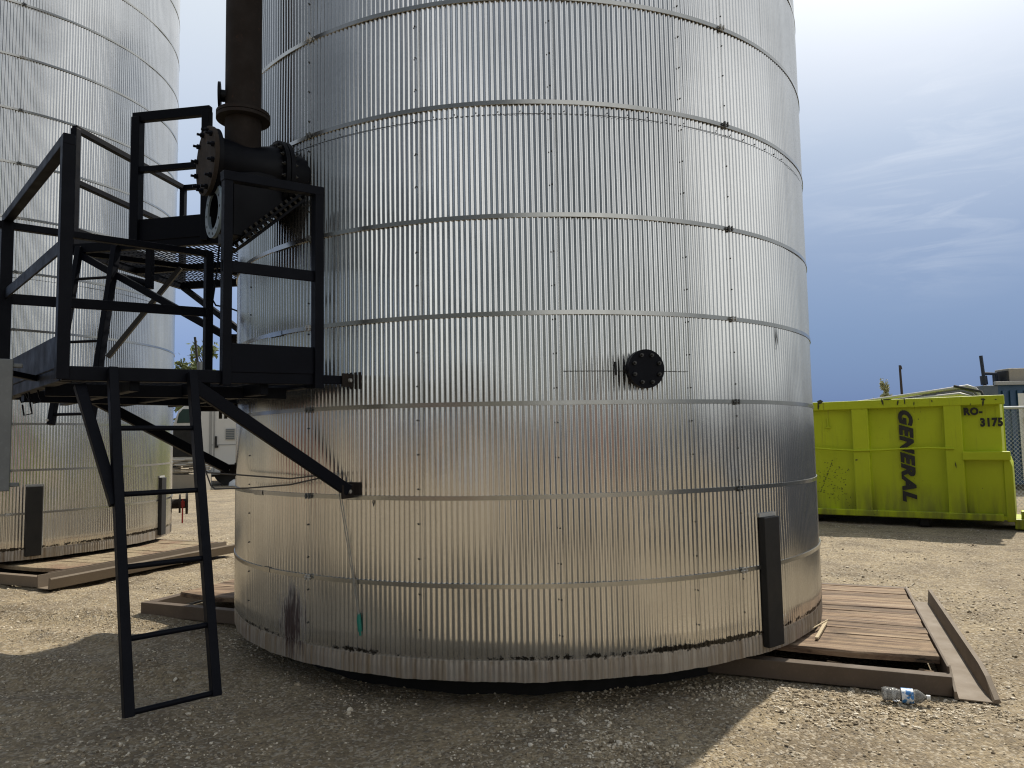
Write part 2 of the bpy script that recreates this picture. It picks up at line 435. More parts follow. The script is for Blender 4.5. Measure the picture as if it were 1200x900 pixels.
# fixing screws: the nearest hundred or so singly
def screwmesh():
    mb = MB(); mb.tube([(0,0,0), (.002,0,0)], .0056, 8, False); mb.tube([(.002,0,0), (.0065,0,0)], .0040, 6, False); return mb
sm = screwmesh().build('screw', M['screw'], tank); sme = sm.data
first = True; rest = MB(); cnt = 0
for az in (-86.1, -105.5, -66.1, -57.4, -124.9, -143.5):
    for j in range(31):
        z = .26+j*.21+(.03 if int(az) % 2 else 0)
        if min(abs(z-b) for b in BANDS) < .03: continue
        a2 = az+random.uniform(-.03,.03)
        p = P(a2, TR+.0035, z); rot = R(a2)
        if z < 4.6 and cnt < 96:
            o = sm if first else sm.copy()
            if not first: col.objects.link(o)
            o.parent = tank; o.location = p; o.rotation_euler = (0,0,rot); first = False; cnt += 1
        else:
            n = P(a2, 1, 0); rest.tube([p, p+n*.007], .005, 6, False)
for az in np.arange(-140, -40, 3.1):
    n = P(az, 1, 0); p = P(az, TR+.0035, 3.455); rest.tube([p, p+n*.006], .004, 6, False)
o = rest.build('screws', M['screw'], tank); o['kind'] = 'stuff'; o['label'] = 'remaining small dark screws along the sheet seams'
# lifting lugs: black channel stubs standing at the foot
def lug(az, w=.172):
    n = P(az, 1, 0); t = V((-n.y, n.x, 0)); z = V((0,0,1))
    mb = MB(); c = P(az, TR+.028, .04+.42)
    mb.box(c, (.05, w, .84), (n, t, z))
    o = mb.build('lug', M['tar'], tank, bevel=.006)
    mb = MB().box(P(az, TR+.012, .893), (.02, w+.02, .024), (n, t, z)); mb.box(P(az, TR+.012, .46)+t*(w/2+.008), (.012, .012, .84), (n, t, z))
    s = mb.build('sealant', M['caulk'], o)
    shared.extend([o, s])
for az in (-51.6, -4.9, 128.4, 175.1): lug(az)
# floor and roof
mb = MB().cyl((0,0,.006), (0,0,.03), TR-.04, 96); shared.append(mb.build('tank_floor', M['dark'], tank))
mb = MB().cyl((0,0,-.20), (0,0,.004), TR-.34, 96); shared.append(mb.build('shade_drum', M['shadeblack'], tank))  # recessed black drum, added so the gap under the skirt reads as deep shade
mb = MB(); n = 96
vs = [(0,0,TOP+.55)]+[(math.cos(2*math.pi*k/n)*(TR+.06), math.sin(2*math.pi*k/n)*(TR+.06), TOP-.01) for k in range(n)]
mb.add(vs, [(0, 1+k, 1+(k+1) % n) for k in range(n)], True); shared.append(mb.build('roof', M['band'], tank))
# the twin, to the left and further back
tank2 = thing('storage_tank', 'corrugated storage tank at the left edge of the yard, further back behind the black stairs', 'tank', TANK2, 'twin corrugated tanks')
tank2.rotation_euler = (0,0,R(9.4))
twin = {}
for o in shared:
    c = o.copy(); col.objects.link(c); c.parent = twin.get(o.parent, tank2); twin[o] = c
# rename so that nothing is called after a position
# round bolted cover on the main tank
az = -74.28; n = P(az, 1, 0); t = V((-n.y, n.x, 0)); z = V((0,0,1)); cz = 1.835
mb = MB().cyl(P(az, TR-.05, cz), P(az, TR+.09, cz), .084, 32)
mb.ring(P(az, TR+.055, cz), n, .118, .07, .022)
noz = mb.build('nozzle', M['black'], tank)
mb = MB().cyl(P(az, TR+.080, cz), P(az, TR+.104, cz), .1185, 40)
cov = mb.build('round_cover', M['black'], tank, bevel=.003)
for kx in range(8):
    a = 2*math.pi*(kx+.5)/8; d = t*math.cos(a)*.088+z*math.sin(a)*.088
    mb = MB().tube([P(az, TR+.104, cz)+d, P(az, TR+.118, cz)+d], .0125, 6, False); mb.cyl(P(az, TR+.118, cz)+d, P(az, TR+.132, cz)+d, .0065, 8)
    mb.build('bolt', M['bolt'], cov)
mb = MB().tube([P(az-3.6, TR+.006, cz+.05), P(az-3.62, TR+.02, cz-.03)], .007, 6); mb.build('stub', M['tar'], tank)
# slit in the sheet either side of the cover
mb = MB(); vs = []; fs = []
for k_ in range(60):
    a = -85.2+k_*(18.8/59); vs += [P(a, TR+.0048, cz-.007), P(a, TR+.0048, cz-.003)]
    if k_: fs.append((2*k_-2, 2*k_, 2*k_+1, 2*k_-1))
mb.add(vs, fs, True); mb.build('sheet_slit', M['screw'], tank)
# scrape marks
for a, z0, z1 in ((-46.2, 2.02, 2.20), (-45.6, 2.05, 2.17), (-112.5, 1.02, 1.08)):
    MB().tube([P(a, TR+.0036, z0), P(a-.15, TR+.0036, (z0+z1)/2), P(a-.05, TR+.0036, z1)], [.001,.004,.001], 5).build('gouge', M['screw'], tank)

# dark valve on the left flank of the main tank
vz = 1.93; va = -158.5; n = P(va, 1, 0); t = V((-n.y, n.x, 0))
mb = MB().cyl(P(va, TR-.03, vz-.18), P(va, TR+.30, vz-.18), .055, 16); mb.ring(P(va, TR+.07, vz-.18), n, .115, .04, .025, 20); mb.ring(P(va, TR+.11, vz-.18), n, .115, .04, .025, 20); mb.ring(P(va, TR+.27, vz-.18), n, .115, .04, .025, 20)
mb.tube([P(va, TR+.19, vz-.18), P(va, TR+.19, vz-.08), P(va, TR+.19, vz+.02)], [.075,.06,.035], 12)
vl = mb.build('valve', M['rust'], tank)
# red handled outlet valve on the twin
va = 15.2; n = P(va, 1, 0); t = V((-n.y, n.x, 0)); vz = .42
mb = MB().cyl(P(va, TR-.03, vz), P(va, TR+.21, vz), .075, 20); mb.ring(P(va, TR+.10, vz), n, .15, .06, .03); mb.ring(P(va, TR+.20, vz), n, .17, .0, .035)
vo = mb.build('valve', M['rust'], tank2)
mb = MB().beam(P(va, TR+.155, vz)-t*.09+V((0,0,.08)), P(va, TR+.155, vz)-t*.10-V((0,0,.30)), .05, .022, up=tuple(n)); mb.box(P(va, TR+.155, vz)-t*.085, (.06,.05,.09), (n, t, V((0,0,1))))
mb.build('handle', M['red'], vo)

# ------------------------------------------------------------------ skids
e1 = V((.923,-.385,0)); e2 = V((.385,.923,0)); ZU = V((0,0,1))
S0 = V((2.628, 4.595, 0)); SL = 6.72; SW = 2.72
def SP(a, b, z): return e1*a+e2*b+ZU*z      # local to the skid: a along the front from its right corner
skid = thing('tank_skid', 'brown steel skid with weathered plank deck under the large tank in the middle', 'skid', S0, 'tank skids')
def boxtube(a0, a1, b, w, z0, z1, mat, name, t=.012):
    prof = [(0,z0),(w,z0),(w,z1),(0,z1)]; inn = [(t,z0+t),(w-t,z0+t),(w-t,z1-t),(t,z1-t)]
    mb = MB(); o = SP(a0, b, 0); o2 = SP(a1, b, 0); vs = []
    for oo in (o, o2):
        for pr in (prof, inn): vs += [oo+e2*x+ZU*y for x, y in pr]
    fs = []
    for k_ in range(4):
        j = (k_+1) % 4
        fs += [(k_, j, 8+j, 8+k_), (4+j, 4+k_, 12+k_, 12+j), (j, k_, 4+k_, 4+j), (8+k_, 8+j, 12+j, 12+k_)]
    mb.add(vs, fs)
    return mb.build(name, mat, skid, bevel=.005)
boxtube(-SL, .0, 0, .085, .004, .122, M['brown'], 'front_beam')
boxtube(-SL, .0, SW-.085, .085, .004, .150, M['brown'], 'rear_beam')
mb = MB().box(SP(-.008, SW/2, .085), (.014, SW-.18, .15), (e1, e2, ZU)); mb.build('end_rail', M['brown'], skid, bevel=.003)
mb = MB().box(SP(-SL+.05, SW/2, .07), (.09, SW-.19, .10), (e1, e2, ZU)); mb.build('end_rail', M['brown'], skid, bevel=.004)
# plank deck, the front edge rotten away
mb = MB(); b = .30; rr = random.Random(5)
while b < SW-.13:
    w = rr.uniform(.17,.24); w = min(w, SW-.10-b)
    a0 = -SL+.14; a1 = -.02-rr.uniform(0,.012); zt = .158+rr.uniform(-.003,.003)
    nseg = 26; vs = []; fs = []
    rag = (b < .35)
    for j in range(nseg+1):
        a = a0+(a1-a0)*j/nseg
        j0 = (rr.uniform(-.055,.045) if rag else rr.uniform(-.004,.004)); 
        vs += [SP(a, b+.001+j0, .118), SP(a, b+.001+j0, zt-.012+rr.uniform(-.006,.002)), SP(a, b+.010+j0, zt+rr.uniform(-.002,.002)), SP(a, b+w-.006, zt+rr.uniform(-.002,.002)), SP(a, b+w-.001, zt-.008), SP(a, b+w-.001, .118)]
    for j in range(nseg):
        for q in range(5): fs.append((6*j+q, 6*j+q+1, 6*j+7+q, 6*j+6+q))
    fs += [(0,1,2,3,4,5), tuple(6*nseg+q for q in (5,4,3,2,1,0))]
    mb.add(vs, fs); b += w
mb.build('plank_deck', M['wood'], skid)
# rotten fragments in the gap behind the front beam
mb = MB()
for _ in range(60):
    a = rr.uniform(-1.35,-.06); bb = rr.uniform(.10,.27); c = SP(a, bb, rr.uniform(.03,.085)); q = rr.uniform(-.5,.5)
    d = (e1*math.cos(q)+e2*math.sin(q)).normalized()
    mb.box(c, (rr.uniform(.03,.16), rr.uniform(.008,.03), rr.uniform(.006,.02)), (d, ZU.cross(d), ZU))
mb.build('rotten_wood', M['wood'], skid)
# channel lying along the right end
def side_channel(taper, par):
    vs = []; fs = []; mb = MB(); nseg = 14
    for j in range(nseg+1):
        b = -.04+(SW+.10)*j/nseg; k_ = max(0, 1-j/1.3)*taper
        zf = .125*(1-.80*k_); wz = .022+.012*math.sin(j*.8)*(j > 3)
        aw = .205+.012*k_
        vs += [SP(.0, b, .150-.10*k_*(j < 1)), SP(.014, b, .150-.10*k_*(j < 1)), SP(.022, b, .012), SP(aw-.022, b, .010), SP(aw-.012, b, zf), SP(aw+.012, b, zf+.006), SP(aw+.022, b, zf-.012), SP(aw+.004, b, .004), SP(.0, b, .004)]
    for j in range(nseg):
        for q in range(9):
            q2 = (q+1) % 9; fs.append((9*j+q, 9*j+9+q, 9*j+9+q2, 9*j+q2))
    fs += [tuple(range(9)), tuple(9*nseg+q for q in range(9))[::-1]]
    mb.add(vs, fs); return mb.build('side_channel', M['tan'], par)
sc0 = side_channel(1, skid)
mb = MB()
for a in (-1.6, -3.3, -5.0): mb.box(SP(a, SW/2, .06), (.10, SW-.2, .10), (e1, e2, ZU))
mb.build('joists', M['brown'], skid)
skid2 = skid.copy(); col.objects.link(skid2); skid2.location = S0+V((-7.92, 3.78, .05))
tag(skid2, 'tan steel skid with channel edge under the tank at the left edge', 'skid', 'tank skids')
for ch in list(skid.children):
    c = ch.copy(); col.objects.link(c); c.parent = skid2
    if c.name.startswith('plank_deck'):
        c.data = c.data.copy(); c.data.materials[0] = M['sandwood']
    if c.name.startswith('front_beam'):
        c.data = c.data.copy(); c.data.materials[0] = M['tan']
    if c.name.startswith('side_channel'):
        bpy.data.objects.remove(c); side_channel(0, skid2)

# ------------------------------------------------------------------ lower platform
A0 = V((-2.2, 3.6, 0)); pu = V((.738,.675,0)).normalized(); pv = V((-.675,.738,0)).normalized()
def G(u, v, z): return A0+pu*u+pv*v+ZU*z
ZD = 2.005; PL, PW = 1.365, 1.77
plat = thing('access_platform', 'lower black steel access platform with ladder reaching down beside the tank', 'platform', G(0,0,0), 'black access platforms')
org = plat.location.copy(); BLK = M['black']
def part(mb, name, mat=BLK, par=None, bevel=.004): return mb.build(name, mat, par or plat, org, bevel)
def grating(o, ex, ey, L, W, par, orgv, pitch=.034):
    mb = MB(); n = int(L/pitch)
    for i in range(n+1): mb.box(o+ex*(i*L/n)+ey*(W/2), (.006, W, .010), (ex, ey, ZU))
    for j in range(int(W/.1)+1): mb.box(o+ex*(L/2)+ey*(j*W/int(W/.1))+ZU*.007, (L, .006, .005), (ex, ey, ZU))
    return mb.build('grating', BLK, par, orgv)
grating(G(.05,.06,ZD-.018), pu, pv, PL-.1, PW-.1, plat, org)
def angle(p, q, w, h, up=(0,0,1), t=.008, flip=1):
    """an angle iron: upright leg of height h, level leg of width w at its foot, running p to q"""
    p, q = V(p), V(q); d = (q-p).normalized(); u = V(up); x = d.cross(u).normalized()*flip; zz = u-d*u.dot(d); zz.normalize()
    prof = [(0,0),(w,0),(w,t),(t,t),(t,h),(0,h)]
    mb = MB(); mb.prism(prof, p-zz*(h/2), x, zz, d, (q-p).length); return mb
part(angle(G(0,0,ZD-.038), G(PL,0,ZD-.010), .06, .072, flip=-1), 'edge_beam')
part(angle(G(-.002,.05,ZD-.040), G(-.002,PW-.02,ZD-.040), .06, .072), 'edge_beam')
part(angle(G(PL,.05,ZD-.03), G(PL,PW-.02,ZD-.03), .06, .072, flip=-1), 'edge_beam')
part(angle(G(0,PW,ZD-.04), G(1.68,PW,ZD-.04), .06, .072), 'edge_beam')
mb = MB()
for u in (.35, .72, 1.06): mb.beam(G(u,.07,ZD-.075), G(u,PW-.05,ZD-.075), .05, .075)
part(mb, 'joists')
part(MB().beam(G(.03,.55,ZD-.085), G(1.3,.30,ZD-.085), .06, .07), 'cross_brace')
part(MB().beam(G(.03,1.2,ZD-.085), G(1.3,1.35,ZD-.085), .06, .07), 'cross_brace')
# toe boards
part(MB().beam(G(.80,-.004,ZD+.088), G(PL-.02,-.004,ZD+.100), .007, .165), 'toe_board')
tb = part(MB().beam(G(-.006,.03,ZD+.075), G(-.006,PW,ZD+.075), .007, .165), 'toe_board')
# posts and rails
def post(u, v, top, w=.06, base=ZD-.07):
    mb = MB(); prof = [(-w/2,-w/2),(w/2,-w/2),(w/2,-w/2+.009),(-w/2+.009,-w/2+.009),(-w/2+.009,w/2),(-w/2,w/2)]
    mb.prism(prof, G(u, v, base), pu, pv, ZU, top-base); return part(mb, 'post', bevel=.003)
ZT = 3.135; ZM = 2.615
post(.0, .0, ZT-.01, .056); post(.80, .0, ZT-.005, .050); post(PL, .0, ZT+.035, .058)
post(PL-.02, PW, ZT, .06); post(.0, PW, ZT, .07)
def rail(p, q, w=.062, h=.062, name='top_rail', up=(0,0,1)): return part(MB().beam(p, q, w, h, up), name)
rail(G(.77,0,ZT), G(PL+.03,0,ZT+.035), .06, .055)
rail(G(-.0,-.03,ZT), G(0,PW+.03,ZT+.02), .055, .055)
rail(G(-.25,PW,ZT-.03), G(PL,PW,ZT-.01), .048, .048)
rail(G(.77,0,ZM), G(PL+.02,0,ZM+.015), .012, .068, 'mid_rail')
rail(G(0,.02,ZM), G(0,PW,ZM+.02), .012, .072, 'mid_rail')
rail(G(-.25,PW,ZM-.015), G(PL,PW,ZM+.04), .02, .072, 'mid_rail')
# knee braces to the tank
def bracket(p, par, az):
    n = V((math.cos(R(az)), math.sin(R(az)), 0)); t = V((-n.y, n.x, 0))
    mb = MB().box(p, (.12, .012, .085), (n, t, ZU)); mb.box(p-n*.055, (.012, .11, .11), (n, t, ZU))
    o = part(mb, 'bracket', M['rust'], par)
    vd = (V((0,0,1.6))-p); s = 1 if vd.dot(t) > 0 else -1
    part(MB().tube([p+t*s*.006, p+t*s*.022], .0125, 8, False), 'bolt', M['brightbolt'], par, 0)
def tanksurf(az, out, z): return V((TANK.x+math.cos(R(az))*(TR+out), TANK.y+math.sin(R(az))*(TR+out), z))
pA = tanksurf(-116.0, .05, 1.995)
s_ = part(MB().beam(G(PL+.02,.0,ZD-.012), pA, .014, .055), 'tie_bar'); bracket(pA, s_, -116.0)
pB = tanksurf(-116.0, .055, 1.297)
kb = part(MB().beam(G(.63,.012,ZD-.075), pB+V((0,0,.005)), .045, .070), 'knee_brace'); bracket(pB, kb, -116.0)
pC = tanksurf(-160, .06, 1.40)
kb = part(MB().beam(G(.53,PW,ZD-.05), pC, .05, .07), 'knee_brace'); bracket(pC, kb, -160)
# ladder, hung from the front edge and leaning out
lad = bpy.data.objects.new('ladder', None); col.objects.link(lad); lad.parent = plat
def LP(u, k): # k 0 top .. 1 bottom
    top = G(u, -.035, ZD-.005); bot = G(u+(.0), -.430, .388); return top.lerp(bot, k)
UL, UR = .215, .605
for u in (UL, UR):
    mb = MB().beam(LP(u,0), LP(u,1), .052, .044, up=tuple(pu)); part(mb, 'stringer', par=lad)
for kx in (.190, .390, .600, .797, .990):
    part(MB().cyl(LP(UL,kx), LP(UR,kx), .0135, 10), 'rung', par=lad, bevel=0)
# strut from under the corner to the ladder
part(MB().beam(G(.09,.06,ZD-.09), LP(UL-.012,.42)+pv*.01, .04, .050, up=tuple(pu)), 'ladder_strut')
# stowed grey channel hung on the left edge
mb = MB(); c = G(-.02, .50, 0)
o_ = V((-2.565, 3.70, 1.392)); dx = V((.83,.55,0)).normalized(); dy = ZU.cross(dx)
mb.prism([(-.05,-.03),(.05,-.03),(.05,.03),(.042,.03),(.042,-.022),(-.042,-.022),(-.042,.03),(-.05,.03)], o_, dx, dy, ZU, .66)
mb.prism([(-.13,-.03),(-.058,-.03),(-.058,.02),(-.13,.02)], o_+ZU*.01, dx, dy, ZU, .62)
for zz in (.03, .63): mb.box(o_+ZU*zz-dx*.02, (.22, .03, .02), (dx, dy, ZU))
hc = part(mb, 'hanging_channel', M['galv']); hc['label'] = 'pale grey galvanised channel hung on the left edge'
part(MB().beam(o_+ZU*.60+dy*.02, G(0,.62,ZD-.02), .03, .03), 'hanger')
# loose wires and hooks below the deck
mb = MB()
for (u, v, l) in ((.02,.95,.13), (.03,.75,.07), (.95,.5,.06), (.02,1.05,.05)):
    p = G(u, v, ZD-.07); mb.tube([p, p-ZU*l*.6+pu*.01, p-ZU*l+pu*.02, p-ZU*(l+.01)-pu*.02, p-ZU*l*.6-pu*.03], .005, 5)
part(mb, 'wire_hooks', bevel=0)

# ------------------------------------------------------------------ upper platform behind
B0 = V((-4.0, 6.66, 0)); qu = V((.986,-.166,0)).normalized(); qv = V((.166,.986,0)).normalized()
def H(u, v, z): return B0+qu*u+qv*v+ZU*z
UD = 3.46; UW, UL2 = 1.65, 1.36
up = thing('access_platform', 'upper black steel platform behind the bolted pipe, gate frame and hanging ladder', 'platform', H(0,0,0), 'black access platforms')
uorg = up.location.copy()
def upart(mb, name, mat=BLK, par=None, bevel=.004): return mb.build(name, mat, par or up, uorg, bevel)
grating(H(.03,.03,UD-.02), qu, qv, 1.62, UW-.06, up, uorg, .046)
for p, q in ((H(0,0,UD-.045), H(1.68,0,UD-.045)), (H(0,UW,UD-.045), H(1.75,UW,UD-.045)), (H(0,0,UD-.046), H(0,UW,UD-.046)), (H(1.62,.03,UD-.046), H(1.62,UW,UD-.046))):
    upart(MB().beam(p, q, .05, .085), 'edge_beam')
upart(MB().beam(H(.02,.86,UD-.06), H(1.66,.80,UD-.06), .05, .06), 'joist')
upart(MB().beam(H(.02,.03,UD-.07), H(1.2,1.4,UD-.07), .05, .05), 'cross_brace')
upart(MB().beam(H(.0,0.02,UD+.085), H(0,UW,UD+.085), .008, .17), 'toe_board')
upart(MB().beam(H(.64,-.03,UD+.075), H(1.36,-.03,UD+.085), .008, .20), 'toe_board')
UT = UD+1.09
def upost(u, v, top, w, base=UD-.08): return upart(MB().box(H(u,v,(top+base)/2), (w, w, top-base), (qu, qv, ZU)), 'post')
upost(0, 0, UT, .062); upost(0, UW, UT, .058); upost(1.62, UW, UT, .058)
g0 = upost(.66, -.03, UT+.03, .082, UD-.06); g1 = upost(1.345, -.03, UT+.03, .070, UD-.06)
def urail(p, q, h=.055, name='top_rail', w=.055): return upart(MB().beam(p, q, w, h), name)
urail(H(0,-.02,UT), H(0,UW,UT)); urail(H(0,.0,UT-.5), H(0,UW,UT-.5), .05, 'mid_rail')
urail(H(0,UW,UT), H(1.64,UW,UT)); urail(H(0,UW,UT-.5), H(1.64,UW,UT-.5), .05, 'mid_rail')
urail(H(.62,-.03,UT+.03), H(1.38,-.03,UT+.03), .085); urail(H(.66,-.03,UT-.46), H(1.36,-.03,UT-.46), .05, 'mid_rail')
def utie(p0, p1, name='knee_brace', w=.06): 
    o = upart(MB().beam(p0, p1, .05, w), name); return o
def ubr(p, par, az):
    n = V((math.cos(R(az)), math.sin(R(az)), 0)); t = V((-n.y, n.x, 0))
    upart(MB().box(p, (.12, .014, .09), (n, t, ZU)), 'bracket', M['rust'], par)
e = tanksurf(-163.5, .05, 2.50); ubr(e, utie(H(.02,0,UD-.07), e), -163.5)
e = tanksurf(168, .05, 2.50); ubr(e, utie(H(.02,UW,UD-.07), e), 168)
# hanging ladder at its front edge
ul = bpy.data.objects.new('ladder', None); col.objects.link(ul); ul.parent = up
def UP_(u, k): return H(u, -.035, UD-.04).lerp(H(u-.01, -.30, 1.80), k)
for u in (.10, .475):
    upart(MB().beam(UP_(u,0), UP_(u,1), .05, .075 if u > .2 else .05, up=tuple(qv)), 'stringer', par=ul)
    upart(MB().tube([UP_(u,.975)-qv*.04, UP_(u,.975)-qv*.055], .012, 8, False), 'bolt', M['brightbolt'], ul, 0)
for kx in (.19, .55, .945): upart(MB().cyl(UP_(.10,kx), UP_(.475,kx), .013, 8), 'rung', par=ul, bevel=0)
upart(MB().beam(H(.62,.7,UD-.09), H(-.05,.55,2.48), .04, .045), 'grey_strut', M['bolt'])
upart(MB().cyl(H(.50,.0,UD-.33), H(.74,.05,UD-.40), .035, 12), 'stub_pipe', bevel=0)
upart(MB().box(H(.77,.02,UD-.24), (.055, .055, .42), (qu, qv, ZU)), 'hanger')
upart(MB().box(H(1.32,.3,UD-.30), (.03, .03, .45), (qu, qv, ZU)), 'hanger')
mb = MB(); p = H(1.45,.02,UD-.06)
mb.tube([p, p-ZU*.25-qu*.02, p-ZU*.52-qu*.06, p-ZU*.57-qu*.03, p-ZU*.60+qu*.10, p-ZU*.66+qu*.25], .008, 6); upart(mb, 'hose', bevel=0)

# ------------------------------------------------------------------ pipe assembly on the tank
naz = -131.6; nn = V((-.79,-.613,0)).normalized(); nt = V((-nn.y, nn.x, 0))
T0 = V((-1.495, 5.025, 0)); NZ = 3.438
def N(s, w, z): return T0+nn*s+nt*w+ZU*z
pipe = thing('vent_pipe', 'rusty upright pipe on a black bolted tee joined to the tank', 'pipe', T0)
porg = pipe.location.copy()
def pp(mb, name, mat, par=None, bevel=0): return mb.build(name, mat, par or pipe, porg, bevel)
pp(MB().cyl(N(-.28,0,NZ-.02), N(.12,0,NZ-.02), .180, 32), 'nozzle', M['blackpipe'])
pp(MB().tube([N(.14,0,NZ), N(.20,0,NZ), N(.27,0,NZ), N(.40,0,NZ), N(.49,0,NZ), N(.53,0,NZ)], [.188,.178,.160,.158,.166,.180], 36), 'tee_body', M['blackpipe'])
def flange(s, h, ro, ri, z, mat, nb, name='flange', boltmat=None, out=1):
    o = pp(MB().ring(N(s,0,z), nn, ro, ri, h, 48), name, mat, bevel=.002)
    for kx in range(nb):
        a = 2*math.pi*(kx+.5)/nb; d = nt*math.cos(a)*(ro-.03)+ZU*math.sin(a)*(ro-.03)
        pp(MB().cyl(N(s,0,z)+d-nn*.024, N(s,0,z)+d+nn*(h+.024), .0075, 6).tube([N(s,0,z)+d-nn*.012, N(s,0,z)+d], .014, 6, False).tube([N(s,0,z)+d+nn*h, N(s,0,z)+d+nn*(h+.012)], .014, 6, False), 'bolt', boltmat or M['bolt'], o)
    return o
flange(.080, .028, .258, .10, NZ-.03, M['blackpipe'], 18); flange(.114, .028, .258, .10, NZ-.03, M['blackpipe'], 18)
flange(.530, .026, .215, .10, NZ, M['blackpipe'], 0)
lid = pp(MB().cyl(N(.560,0,NZ), N(.586,0,NZ), .222, 48), 'lid', M['rustplate'], bevel=.003)
for kx in range(12):
    a = 2*math.pi*(kx+.5)/12; d = nt*math.cos(a)*.192+ZU*math.sin(a)*.192
    mb = MB().cyl(N(.53,0,NZ)+d, N(.628,0,NZ)+d, .009, 8); mb.tube([N(.586,0,NZ)+d, N(.606,0,NZ)+d], .0165, 6, False)
    pp(mb, 'bolt', M['black'], lid)
c = N(.347, 0, NZ)
pp(MB().tube([c+ZU*.05, c+ZU*2.2, c+ZU*3.9], .116, 32), 'riser', M['rust'])
pp(MB().ring(c+ZU*.325, ZU, .172, .10, .022, 40), 'riser_flange', M['rust'], bevel=.002)
pp(MB().ring(c+ZU*.352, ZU, .172, .10, .022, 40), 'riser_flange', M['rust'], bevel=.002)
dl = V((-.93,-.30,0)).normalized()
pp(MB().cyl(c+ZU*.485+dl*.09, c+ZU*.485+dl*.15, .04, 14).cyl(c+ZU*.485+dl*.142, c+ZU*.485+dl*.158, .088, 28), 'side_outlet', M['blackpipe'])
# sloped outlet box below the tee, bolted along its lower edge
prof = [(.03,NZ-.07),(.035,NZ-.16),(.40,NZ-.505),(.455,NZ-.505),(.455,NZ-.10),(.30,NZ-.06)]
mb = MB(); mb.prism(prof, N(0,-.165,0), nn, ZU, nt, .33); ob = pp(mb, 'outlet_box', M['blackpipe'], bevel=.006)
for side in (-1, 1):
    a_, b_ = N(.02, side*.185, NZ-.165), N(.40, side*.185, NZ-.52)
    mb = MB().beam(a_, b_, .075, .016, up=tuple((ZU*.69+nn*.73))); fl = pp(mb, 'box_flange', M['blackpipe'], ob)
    for kx in range(11):
        p = a_.lerp(b_, (kx+.6)/11.5); nd = (ZU*.69+nn*.73).normalized()
        pp(MB().tube([p-nd*.03, p+nd*.03], .011, 6, False), 'bolt', M['bolt'], ob)
mb = MB().beam(N(.0,0,NZ-.20), N(.38,0,NZ-.555), .40, .016, up=tuple((ZU*.69+nn*.73))); pp(mb, 'box_flange', M['blackpipe'], ob)
pp(MB().ring(N(.45,.0,NZ-.33), nn, .135, .118, .075, 36), 'outlet_stub', M['blackpipe'])
fo = pp(MB().ring(N(.515,.0,NZ-.325), nn, .172, .118, .022, 44), 'open_flange', M['paleblue'], bevel=.002)
mb = MB()
for kx in range(12):
    a = 2*math.pi*kx/12; d = nt*math.cos(a)*.147+ZU*math.sin(a)*.147
    mb.tube([N(.530,0,NZ-.325)+d, N(.5385,0,NZ-.325)+d], .009, 8, False)
pp(mb, 'bolt_holes', M['dark'], fo)
pp(MB().cyl(N(.43,0,NZ-.33), N(.46,0,NZ-.33), .117, 24), 'inner_pipe', M['dark'], fo)

# ------------------------------------------------------------------ cords and cables
pc = tanksurf(-117.0, .075, 1.355)
hd = tanksurf(-114.9, .012, .47)
mb = MB()
for s in (-1, 1):
    off = V((.006*s, -.004, 0)); mb.tube([pc+off*0+ZU*.055-V((.06,0,0)), pc+ZU*.06+V((-.01,-.02,0)), pc+off+V((0,-.03,-.02)), pc.lerp(hd,.4)+off, hd+off*.4+ZU*.06], .0032, 5)
cd = mb.build('pull_cord', M['cord'], None, pc); tag(cd, 'thin double cord with teal grip hanging from the brace bracket', 'cord')
mb = MB().tube([hd+ZU*.07, hd+ZU*.03, hd-ZU*.035+V((.006,0,0))], [.010,.015,.013], 8); mb.tube([hd-ZU*.035+V((.006,0,0)), hd-ZU*.06+V((.008,0,0))], .008, 6)
mb.build('grip', M['teal'], cd, pc)
q0 = pc+ZU*.055-V((.05,-.01,0))
def W(px, py, Y):
    d = F+Rt*((px-600)/f)+Up*((450-py)/f); d = d/d.y; return CAMP+d*Y
loop = [q0, W(340,561,4.75), W(280,556.5,5.1), W(244,554,5.35), W(232,545,5.40), W(226,500,5.38), W(222,450,5.36)]
loop2 = [q0-ZU*.01, W(340,568,4.72), W(290,572,4.95), W(252,573,5.15), W(247,569,5.2), W(241,552,5.24), W(233,505,5.3), W(230,452,5.3)]
mb = MB().tube(loop, .0055, 6).tube(loop2, .0055, 6)
tag(mb.build('steel_cable', M['cable'], None, q0), 'slack thin cable strung from the brace bracket round behind the ladder', 'cable')

# ------------------------------------------------------------------ ground
def axis(lo, hi, step, far, g=1.22):
    a = list(np.arange(lo, hi+1e-6, step)); s = step
    while a[-1] < far: s *= g; a.append(a[-1]+s)
    s = step
    while a[0] > -far: s *= g; a.insert(0, a[0]-s)
    return np.array(a)
gx = axis(-8, 6, .06, 900); gy = axis(2.4, 12, .06, 900)
GX, GY = np.meshgrid(gx, gy)
def snoise(x, y, seed, oct_=5, base=.7, gain=.55):
    r_ = np.random.default_rng(seed); s = 0; amp = 1; fr = base
    for _ in range(oct_):
        for _ in range(3):
            a = r_.uniform(0, 2*np.pi); s = s+amp*np.sin(fr*(x*np.cos(a)+y*np.sin(a))*2*np.pi+r_.uniform(0, 6.28)+1.3*np.sin(fr*.7*(x*np.sin(a)-y*np.cos(a))*2*np.pi))/3
        amp *= gain; fr *= 2.03
    return s
def smooth(a, b, x): t = np.clip((x-a)/(b-a), 0, 1); return t*t*(3-2*t)
